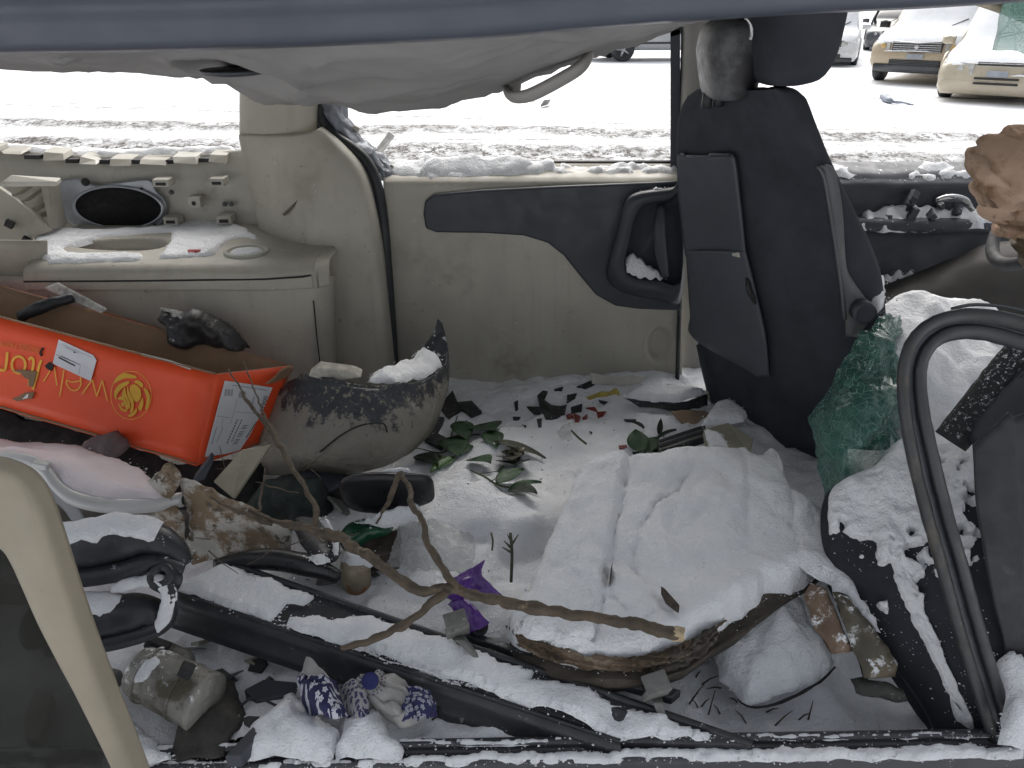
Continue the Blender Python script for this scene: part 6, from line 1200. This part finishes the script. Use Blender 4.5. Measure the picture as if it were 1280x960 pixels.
# ================================================================ small scraps on the snow near the far door
def scraps():
    rnd = random.Random(11)
    def shard(ol, z, mat, name, label, cat, group=None, h=.012):
        b = B(); b.prism([hit(u, v, .004+.004*rnd.random()+(h-.012)*.4) for u, v in (spl_c([V(a, c, 0) for a, c in ol], 14) if 0 else ol)], (0, .002, -.012)); b.warp(lambda p: p+V(nz(p, 50), nz(p, 50, 3), nz(p, 50, 6))*.005); return one(b, name, mat, label, cat, group, smooth=False, bevel=.0015)
    BS = M('black plastic shard', (.015, .016, .018), .55, .3, 30, .3, 200, frost=(.32, 90))
    shard([(672, 494), (678, 487), (684, 488), (680, 500), (690, 506), (700, 508), (708, 506), (707, 516), (696, 522), (682, 522), (676, 510)], .105, BS, 'torn_rubber', 'largest curled black rubber scrap on the snow near the far door', 'rubber scrap')
    g = 'small black shards on the far snow'; lb = 'small black plastic shard scattered on the snow near the far door'
    for ol in ([(642, 503), (647, 500), (648, 511), (644, 513)], [(658, 508), (674, 508), (676, 515), (664, 515)], [(709, 494), (722, 490), (719, 498), (708, 504)], [(713, 508), (728, 504), (727, 514), (714, 516)], [(671, 524), (677, 523), (677, 532), (673, 533)], [(641, 521), (650, 521), (649, 524), (642, 524)], [(651, 530), (659, 531), (657, 533)], [(693, 486), (704, 483), (702, 488), (695, 488)], [(780, 524), (796, 524), (794, 527), (786, 527)], [(737, 538), (741, 540), (739, 542)], [(748, 500), (760, 501), (757, 504)], [(790, 564), (800, 564), (798, 567), (791, 567)], [(528, 527), (536, 524), (548, 528), (540, 532)]): shard(ol, .10, BS, 'plastic_shard', lb, 'plastic shard', g)
    RD = M('dark red plastic', (.20, .025, .020), .35, .3, 30, .2, 200)
    for ol in ([(707, 518), (714, 515), (716, 520), (709, 522)], [(717, 516), (726, 520), (724, 527), (718, 527)], [(732, 510), (744, 508), (747, 514), (740, 512)], [(745, 514), (758, 514), (754, 520), (747, 521)], [(772, 556), (784, 555), (785, 559), (774, 561)], [(728, 522), (735, 517), (734, 522)]): shard(ol, .10, RD, 'red_shard', 'small dark red plastic bit on the snow near the far door', 'plastic shard', 'small red bits on the far snow')
    rows = [[P(u, v, Z=z) for u, v, z in r] for r in (((733, 495, .095), (748, 491, .105), (762, 489, .11), (770, 486, .125), (774, 490, .12)), ((736, 499, .095), (750, 497, .10), (764, 494, .105), (772, 493, .115), (775, 496, .11)))]
    one(B().patch(rows, 30, 8, lambda p, a, b_: p+V(0, 0, .006*fz(p, 40, 2, 2))), 'yellow_ribbon', M('yellow ribbon', (.42, .33, .08), .6, .2, 30), 'crumpled yellow ribbon on the far snow', 'ribbon', solid=.002)
    CR = M('cream paper', (.50, .48, .42), .8, .1, 14, .3, 150)
    def sheet(rows, mat, name, label, cat, sol=.003, amp=.006, sd=1): return one(B().patch([[P(u, v, Z=z) for u, v, z in r] for r in rows], 24, 12, lambda p, a, b_: p+V(0, 0, amp*fz(p, 16, sd, 3))), name, mat, label, cat, solid=sol)
    sheet([[(738, 465, .13), (760, 469, .13), (782, 469, .13), (796, 470, .12)], [(739, 472, .11), (762, 475, .11), (785, 474, .11), (806, 472, .10)], [(740, 480, .09), (765, 481, .09), (790, 480, .09), (800, 478, .09)]], CR, 'paper_scrap', 'cream paper scrap at the foot of the far door', 'paper')
    sheet([[(834, 480, .13), (858, 484, .13), (880, 488, .12), (896, 490, .12)], [(832, 487, .115), (855, 492, .115), (878, 494, .11), (897, 495, .11)], [(834, 492, .10), (852, 496, .10), (870, 497, .10), (886, 497, .10)]], CR, 'paper_scrap', 'rolled cream paper strip near the seat base', 'paper')
    shard([(720, 483), (744, 474), (745, 480), (732, 485)], .10, BS, 'plastic_flap', 'flat grey flap left of the cream paper scrap', 'plastic piece')
    q = B(); q.pillow([P(776, 494, Z=.10), P(830, 480, Z=.11), P(884, 490, Z=.12), P(850, 501, Z=.115), P(815, 501, Z=.11)], .018, .008, .02, .004, .006, 3, 20); one(q, 'snowy_sheet', SNOW, 'flat snow-covered sheet with dark underside near the far door', 'sheet')
    sheet([[(780, 497, .10), (815, 502, .105), (850, 502, .11), (884, 493, .115)], [(800, 508, .085), (830, 512, .085), (860, 512, .085), (884, 506, .09)]], BS, 'dark_flap', 'dark flap under the snow-covered sheet', 'plastic piece')
    sheet([[(838, 514, .10), (860, 514, .105), (890, 515, .10)], [(846, 524, .09), (864, 528, .09), (884, 524, .09)], [(852, 530, .085), (864, 531, .085), (874, 530, .085)]], M('tan cardboard', (.25, .18, .12), .85, .15, 14, .3, 150), 'cardboard_piece', 'tan cardboard piece in the snow near the seat base', 'cardboard')
    t = thing('striped_strip', 'ridged black and grey plastic strip beside the leaf clump', 'strip')
    for k, (m, dv) in enumerate(((BS, 0), (GREYP, 3.5), (BS, 7), (M('grey metal', (.3, .3, .3)), 10.5), (BS, 14))):
        a = [P(824, 549+dv, Z=.12-.004*k), P(882, 530+dv, Z=.13-.004*k), P(882, 533.5+dv, Z=.128-.004*k), P(824, 552.5+dv, Z=.118-.004*k)]
        B().hexa(a, [p-V(0, -.004, .02) for p in a]).obj('ridge', m, t, False, .0015)
    q = B(); q.pillow([P(876, 531, Z=.14), P(893, 505, Z=.15), P(912, 500, Z=.15), P(935, 518, Z=.14), P(930, 526, Z=.14), P(900, 530, Z=.14)], .016, .007, .02, .004, .006, 5, 20); one(q, 'snowy_card', SNOW, 'snow-covered card fragment against the seat base', 'card')
    a = [P(880, 536, Z=.16), P(910, 528, Z=.15), P(942, 548, Z=.15), P(938, 568, Z=.14), P(884, 562, Z=.14)]
    one(B().prism(a, (0, .01, -.02)), 'beige_panel_scrap', M('khaki plastic', (.3, .3, .2)), 'beige panel scrap between the slab and the seat base', 'panel scrap', smooth=False, bevel=.003)
    q = B(); q.pillow([P(880, 536, Z=.165), P(886, 562, Z=.145), P(912, 562, Z=.15), P(905, 545, Z=.155)], .010, .006, .015, .003, .004, 6); one(q, 'snow_patch', SNOW, 'snow patch on the beige panel scrap', 'snow')
    # black broken bits right of the bumper
    for ol, z, l in (([(556, 500), (566, 488), (572, 502), (590, 500), (603, 514), (590, 520), (578, 510), (562, 522), (552, 512)], .10, 'jagged black plastic piece right of the bumper, upper'), ([(530, 534), (548, 520), (556, 522), (546, 540), (560, 548), (552, 560), (530, 548), (524, 541)], .08, 'jagged black plastic piece right of the bumper, lower')): shard(ol, z, BS, 'broken_plastic', l, 'plastic piece', h=.03)
    # behind right: snowed bag, cardboard, brown flaps
    q = B(); q.pillow([P(884, 800, Z=-0.005), P(905, 770, Z=0.025), P(936, 758, Z=0.025), P(962, 740, Z=0.035), P(990, 734, Z=0.045), P(1008, 750, Z=0.045), P(1010, 774, Z=0.035), P(1030, 800, Z=0.025), P(1046, 832, Z=-0.015), P(1010, 858, Z=-0.025), P(950, 880, Z=-0.030), P(925, 878, Z=-0.030), P(900, 850, Z=-0.025)], .030, .008, .06, .012, .020, 5, 13); q.warp(lambda p: p+V(0, 0, .012*(abs(sin(p.x*34+3*nz(p, 8, 2)))-.6)*min(1, max(0, (p.z-.03)/.04)))); one(q, 'snowed_bag', SNOW, 'lumpy bag buried in snow below the right end of the slab', 'bag')
    b = B(); b.tube(spl([P(922, 874, Z=-0.025), P(932, 882, Z=-0.025), P(950, 884, Z=-0.025), P(985, 874, Z=-0.020), P(1022, 854, Z=-0.010), P(1044, 834, Z=-0.005)], 24), [.0015, .0025, .003, .003, .002], 6, rn=.5); one(b, 'bag_seam', BLACK, 'thin dark cord along the bottom of the snow-buried bag', 'cord')
    def flap(ol, mat, name, label, cat, th=.005):
        b = B(); b.lump([P(u, v, Z=z) for u, v, z in ol], th, th, nrm=(-.1, -.55, .8), res=.007, edge=.008, jag=.006, lump=.008, sc=22); b.warp(lambda p: p+V(0, .010*fz(p, 12, 3, 3), .012*fz(p, 10, 6, 3))); one(b, name, mat, label, cat)
    flap([(1006, 745, .13), (1014, 732, .15), (1032, 738, .15), (1044, 768, .12), (1068, 806, .08), (1040, 812, .07), (1022, 790, .09)], M('orange brown card', (.17, .115, .08), .85, .3, 14, .5, 100, frost=(.44, 30)), 'brown_card', 'orange brown card sticking out beside the snow-buried bag', 'cardboard')
    flap([(1040, 740, .16), (1058, 746, .16), (1086, 778, .13), (1122, 826, .07), (1118, 846, .05), (1080, 846, .05), (1070, 812, .08), (1052, 775, .12)], M('olive brown plastic', (.075, .064, .044), .6, .3, 12, .4, 100, frost=(.44, 30), spots=[((.16, .125, .08), 9, .52, .68)]), 'brown_flap', 'dull olive brown plastic flap below the tipped seat', 'plastic piece')
    flap([(1062, 846, .03), (1092, 850, .035), (1130, 862, .03), (1136, 878, .02), (1098, 872, .02), (1070, 864, .02)], M('dark green grey film', (.05, .055, .045), .6, .3, 12, .5, 60, frost=(.36, 50)), 'dark_film', 'dark green grey film scrap near the sill on the right', 'film scrap')
    q = B(); q.pillow([P(1000, 640, Z=.17), P(1046, 655, Z=.17), P(1060, 690, Z=.15), P(1075, 740, Z=.14), P(1100, 790, Z=.12), P(1060, 770, Z=.12), P(1040, 730, Z=.15), P(1012, 716, Z=.16), P(990, 700, Z=.16)], .03, .009, .04, .008, .012, 8, 14); stuff(q.obj('snow_bank', SNOW, None), 'snow bank between the slab and the tipped seat')
    for k in range(16):
        u, v = rnd.uniform(860, 930), rnd.uniform(845, 900)
        if k > 10: u, v = rnd.uniform(930, 1040), rnd.uniform(890, 915)
        a = hit(u, v, .001); L = rnd.uniform(.015, .05); d = V(rnd.uniform(-1, 1), rnd.uniform(-.3, 1), rnd.uniform(.1, .8)).normalized()
        b = B(); b.tube([a, a+d*L*.5+V(0, 0, .004), a+d*L], [.0018, .0015, .0008], 5); one(b, 'dry_stalk', M('dry stalk', (.07, .05, .035), .8, .3, 30), 'thin dark dry stalk in the snow under the slab by the sill', 'stalk', 'dry stalks under the slab')
scraps()
# ================================================================ cars parked across the yard
def car(name, label, body, pos, head, kind, L=4.7, W=1.84, H=1.65, snow=1):
    """car built with +X forward in local space, then turned; front details are real pieces"""
    t = thing(name, label, 'car', 'cars parked in the snowy yard')
    Mx = Matrix.Translation(Vector(pos)) @ Matrix.Rotation(head, 4, 'Z')
    suv = kind in ('suv', 'truck'); zb = .30 if suv else .13; hood = 1.02 if suv else .84; hf = hood-.14; f = L/2; hw = W/2
    def ring(x, w, z0, z1, wt=.92, n=24):       # cross section, rounded box
        pts = [(-w*.92, z0), (-w, z0+.12), (-w, (z0+z1)/2), (-w*.985, z1-.10), (-w*wt*.96, z1-.02), (-w*wt*.6, z1), (w*wt*.6, z1), (w*wt*.96, z1-.02), (w*.985, z1-.10), (w, (z0+z1)/2), (w, z0+.12), (w*.92, z0)]
        return [V(x, y, z) for y, z in pts]
    secs = [(f, .84, zb+.12, hf-.22), (f-.04, .93, zb+.04, hf-.10), (f-.16, .975, zb, hf-.02), (f-.45, .99, zb, hf+.06), (f-1.0, 1, zb, hood), (f-1.25, 1, zb, hood+.03), (0, 1, zb, hood+.05), (-f+.9, 1, zb, hood+.06), (-f+.25, .98, zb, hood+.02), (-f+.05, .9, zb+.05, hood-.1), (-f, .8, zb+.14, hood-.25)]
    def put(b): b.v = [Mx @ p for p in b.v]; return b
    b = B(); b.loft([list(r) for r in zip(*[spl(c, 40) for c in zip(*[ring(x, hw*w_, z0, z1) for x, w_, z0, z1 in secs])])])
    bd = put(b).obj('body', body, t)
    # cabin
    xw, xr, xe = f-1.15, f-1.95, -f+.35
    if kind == 'truck': xe = -.3
    GL = M('car glass', (.02, .024, .028), .12, .1, 4, 0, spec=.6)
    cs = [(xw+.02, .86, hood-.05), (xw-.25, .84, hood+.22), (xr, .74, H-.03), (xr-.5, .73, H), (xe+.6, .73, H-.02), (xe+.2, .74, H-.10), (xe-.1, .84, hood)]
    b = B(); b.loft([[V(x, -hw*w_-.0*1, hood-.05 if i else hood-.05), V(x, -hw*(w_+(.10 if z > hood+.3 else 0)), min(z, hood+.02)), V(x, -hw*w_, z-.04), V(x, -hw*w_*.8, z), V(x, hw*w_*.8, z), V(x, hw*w_, z-.04), V(x, hw*(w_+(.10 if z > hood+.3 else 0)), min(z, hood+.02)), V(x, hw*w_, hood-.05)] for i, (x, w_, z) in enumerate(cs)]); put(b).obj('cabin', GL, t)
    b = B(); b.loft([[V(x, -hw*.74, z), V(x, -hw*.6, z+.03), V(x, hw*.6, z+.03), V(x, hw*.74, z), V(x, hw*.6, z-.02), V(x, -hw*.6, z-.02)] for x, z in ((xr+.05, H-.01), (xr-.5, H+.005), (xe+.5, H-.01), (xe+.3, H-.05))]); put(b).obj('roof', body, t)
    for sgn in (-1, 1):
        b = B(); b.tube([V(xw+.02, sgn*hw*.87, hood), V(xw-.3, sgn*hw*.83, hood+.25), V(xr, sgn*hw*.74, H-.02)], .035, 8); put(b).obj('windshield_pillar', body, t)
        b = B(); c = V(xw-.18, sgn*(hw+.10), hood+.12); b.lump([c+V(0, -.11, -.07), c+V(0, .11, -.08), c+V(0, .12, .05), c+V(0, 0, .08), c+V(0, -.11, .06)], .05, .05, nrm=(1, 0, 0), res=.03, edge=.05, jag=0, lump=0); put(b).obj('mirror', body if kind != 'suv' else BLACK, t)
        b = B(); b.tube([V(f-1.0, sgn*hw, .5), V(xe+.5, sgn*hw, .5)], .03, 8); put(b).obj('side_trim', DARK, t)
    for x in (f-.92, -f+.95):
        for sgn in (-1, 1):
            c = V(x, sgn*(hw-.10), .34); b = B(); b.lathe(c, (0, sgn, 0), [(-.11, .20), (-.11, .31), (-.09, .34), (.09, .34), (.115, .31), (.115, .22), (.09, .20), (.085, .0)], 28); wo = put(b).obj('wheel', RUBBER, t)
            b = B()
            for k in range(5):
                a = 2*pi*k/5; d = V(cos(a), 0, sin(a)); b.tube([c+V(0, sgn*.105, 0), c+V(0, sgn*.10, 0)+d*.20], [.05, .035], 8, flat=.5)
            put(b).obj('rim', M('alloy rim', (.45, .46, .48), .35, .1, 10, metal=.6), wo)
            b = B(); b.tube([c+V(.40*cos(a), sgn*.115, .02+.40*sin(a)) for a in [pi*k/14 for k in range(15)]], .025, 6); put(b).obj('wheel_arch', body if kind != 'suv' else DARK, t)
    # front face
    CH = M('headlamp glass', (.42, .42, .40), .2, .2, 14, .3, 60, spec=.7); GB = M('grille black', (.018, .018, .02), .5)
    if kind in ('suv', 'truck', 'white'):
        b = B(); b.box((f-.02, 0, hf-.14), (.10, W*.50, .20)); gr = put(b).obj('grille', GB, t, False, .01)
        for k in range(5):
            b = B(); b.box((f+.035, 0, hf-.22+.04*k), (.012, W*.48, .012)); put(b).obj('grille_bar', M('dull chrome', (.45, .45, .45)), gr, False)
        b = B(); b.tube([V(f+.035, -W*.25, hf-.04), V(f+.045, 0, hf-.06), V(f+.035, W*.25, hf-.04)], .016, 8); put(b).obj('grille_bar', MATS['dull chrome'], gr)
        b = B(); b.lathe(V(f+.03, 0, hf-.13), (1, 0, 0), [(0, .05), (.02, .045), (.022, .02)], 16); put(b).obj('badge', MATS['dull chrome'], gr)
        b = B(); b.box((f-.03, 0, zb+.14), (.12, W*.52, .10)); put(b).obj('lower_grille', GB, t, False, .008)
        for k in range(3):
            b = B(); b.box((f+.032, 0, zb+.11+.03*k), (.01, W*.50, .008)); put(b).obj('grille_bar', GREYP, gr, False)
        b = B(); b.loft([[V(f-.02+dx, sgn*W*k, z) for sgn, k in ((-1, .42), (-1, .2), (1, .2), (1, .42))] for dx, z in ((.03, zb+.09), (.04, zb-.0), (-.04, zb-.06))], False); put(b).obj('lower_bumper', GREYP, t, solid=.02)
    else:
        for z, h_ in ((zb+.20, .035), (zb+.28, .035)):
            b = B(); b.box((f+.005, 0, z), (.05, W*.36, h_)); put(b).obj('lower_grille', GB, t, False, .006)
        b = B(); b.box((f-.14, 0, hf-.10), (.16, W*.36, .14)); gr = put(b).obj('grille', GB, t, False, .01)
        for k in range(3):
            b = B(); b.box((f-.05, 0, hf-.15+.05*k), (.012, W*.35, .014)); put(b).obj('grille_bar', MATS.get('dull chrome') or GREYP, gr, False)
    for sgn in (-1, 1):
        y0, y1 = sgn*W*(.28 if suv else .20), sgn*W*.455; zt = hf-.05; zl = zt-(.16 if suv else .19)
        b = B(); b.hexa([V(f-.06, y0, zl), V(f-.18, y1, zl+.03), V(f-.26, y1, zt), V(f-.10, y0, zt)], [V(f+.02, y0, zl), V(f-.11, y1*1.02, zl+.03), V(f-.18, y1*1.02, zt), V(f-.02, y0, zt)]); hl = put(b).obj('headlight', CH, t, False, .012)
        b = B(); b.lathe(V(f-.05, (y0+y1)/2-.03*sgn, (zl+zt)/2), (1, 0, 0), [(0, .055), (.03, .05), (.035, .03)], 16); put(b).obj('lamp_bowl', M('amber lamp', (.5, .34, .12), .25) if suv else MATS['headlamp glass'], hl)
        b = B(); b.lathe(V(f-.10, sgn*W*.39, zb+.13), (1, -.0, 0), [(0, .06), (.06, .055), (.065, .03)], 16); put(b).obj('fog_lamp', CH if suv else GB, t)
    q = B(); pth = spl([V(f-.12, -hw*.86, hf-.24), V(f+.01, -hw*.6, hf-.24), V(f+.035, 0, hf-.23), V(f+.01, hw*.6, hf-.24), V(f-.12, hw*.86, hf-.24)], 50); q.capsnow(pth[(6 if suv else 30):(34 if suv else 44)], .012, .020, -80, 60, 3); put(q).obj('bumper_snow', SNOW, t)
    for sgn in (-1, 1):
        b = B(); b.tube(spl([V(f-.10, sgn*hw*.70, hf-.30), V(f-.02, sgn*hw*.40, hf-.33)], 8), .006, 6); put(b).obj('panel_gap', BLACK, t)
    b = B(); b.box((f+.045, 0, zb+.26 if suv else zb+.36), (.012, .32, .10)); put(b).obj('licence_plate', M('plate', (.3, .32, .36), .5), t, False, .004)
    for k in (-1, 1):
        b = B(); b.tube([V(xw+.04, k*.25, hood+.06), V(xw-.2, k*.25+.35, hood+.24)], .012, 6); put(b).obj('wiper', BLACK, t)
    # snow over bonnet, windscreen and roof
    if snow:
        q = B(); q.loft([list(r) for r in zip(*[spl(c, 24) for c in zip(*[[V(x, y*hw, z+dz) for y, dz in ((-.97*k, -.04), (-.90*k, .04), (-.5*k, .07), (0, .085), (.5*k, .07), (.90*k, .04), (.97*k, -.04))] for x, k, z in ((f-.06, .84, hf-.13), (f-.20, .93, hf+.0), (f-.34, .96, hf+.04), (f-.7, .98, hood-.04), (f-1.1, .98, hood+.02), (f-1.28, .92, hood+.12), (xr-.02, .80, H), (xr-.5, .78, H+.02), (xe+.5, .78, H), (xe+.2, .76, H-.12))])])], False)
        q.warp(lambda p: p+V(0, 0, .025*fz(p, 2.5, 3, 3))); put(q).obj('snow_cover', SNOW, t)
    return t
TANP = M('tan car paint', (.42, .34, .23), .35, .05, 4, 0, coat=.6)
TANP2 = M('pale tan car paint', (.46, .40, .30), .35, .05, 4, 0, coat=.5)
WHP = M('white car paint', (.68, .69, .70), .3, .04, 4, 0, coat=.5)
DKP = M('dark car paint', (.05, .055, .065), .3, .1, 4, 0, coat=.5)
SLP = M('silver car paint', (.36, .37, .38), .35, .05, 4, 0, coat=.5)
def g(u, v): p = P(u, v, Z=-.42); return p
def place(u, v, d, head):             # d = distance from bumper to car centre
    p = g(u, v); return (p.x-cos(head)*d, p.y-sin(head)*d, -.42)
h1 = radians(-128)
car('parked_suv', 'tan snow-capped SUV with amber headlamp, between white and low tan cars', TANP, place(1138, 106, 2.35, h1), h1, 'suv', 4.9, 1.92, 1.75)
h2 = radians(-125)
car('parked_car', 'low pale tan car with snowy bonnet, nearest at the right', TANP2, place(1238, 130, 2.3, h2), h2, 'low', 4.8, 1.88, 1.55)
h3 = radians(-112)
car('parked_crossover', 'white crossover parked just right of the headrest', WHP, place(1024, 83, 2.3, h3), h3, 'white', 4.6, 1.86, 1.66)
h4 = radians(-115)
car('dark_car', 'dark car parked behind the white crossover', DKP, (14.2, 31.5, -.42), h4, 'low', 4.7, 1.84, 1.5, 0)
car('dark_car', 'second dark car glimpsed behind the tan SUV', M('slate car paint', (.10, .105, .115), .35, .05, 4, coat=.5), (18.2, 33.5, -.42), h4, 'suv', 4.7, 1.84, 1.62, 0)
h5 = radians(186)
car('silver_pickup', 'silver pickup seen side-on under the sagging roof lining', SLP, (4.9, 25.6, -.42), h5, 'truck', 5.4, 1.95, 1.8)
# debris lying out on the yard snow
b = B(); b.tube(spl([P(1102, 120, Z=-.38), P(1108, 123, Z=-.36), P(1116, 127, Z=-.38), P(1128, 128, Z=-.40), P(1142, 131, Z=-.41)], 16), [.03, .06, .05, .02, .012], 7, rn=.9); one(b, 'yard_scrap', M('blue grey scrap', (.25, .28, .33), .6, .3, 10, .3, 40), 'blue grey metal scrap on the yard snow before the tan SUV', 'scrap')
a = [P(676, 131, Z=-.36), P(680, 125, Z=-.30), P(688, 124, Z=-.30), P(686, 128, Z=-.36)]
one(B().prism(a, (0, .15, -.05)), 'yard_block', M('grey debris', (.22, .21, .2), .8, .3, 10), 'small grey block lying on the yard snow between wheel tracks', 'block', smooth=False)
finish()
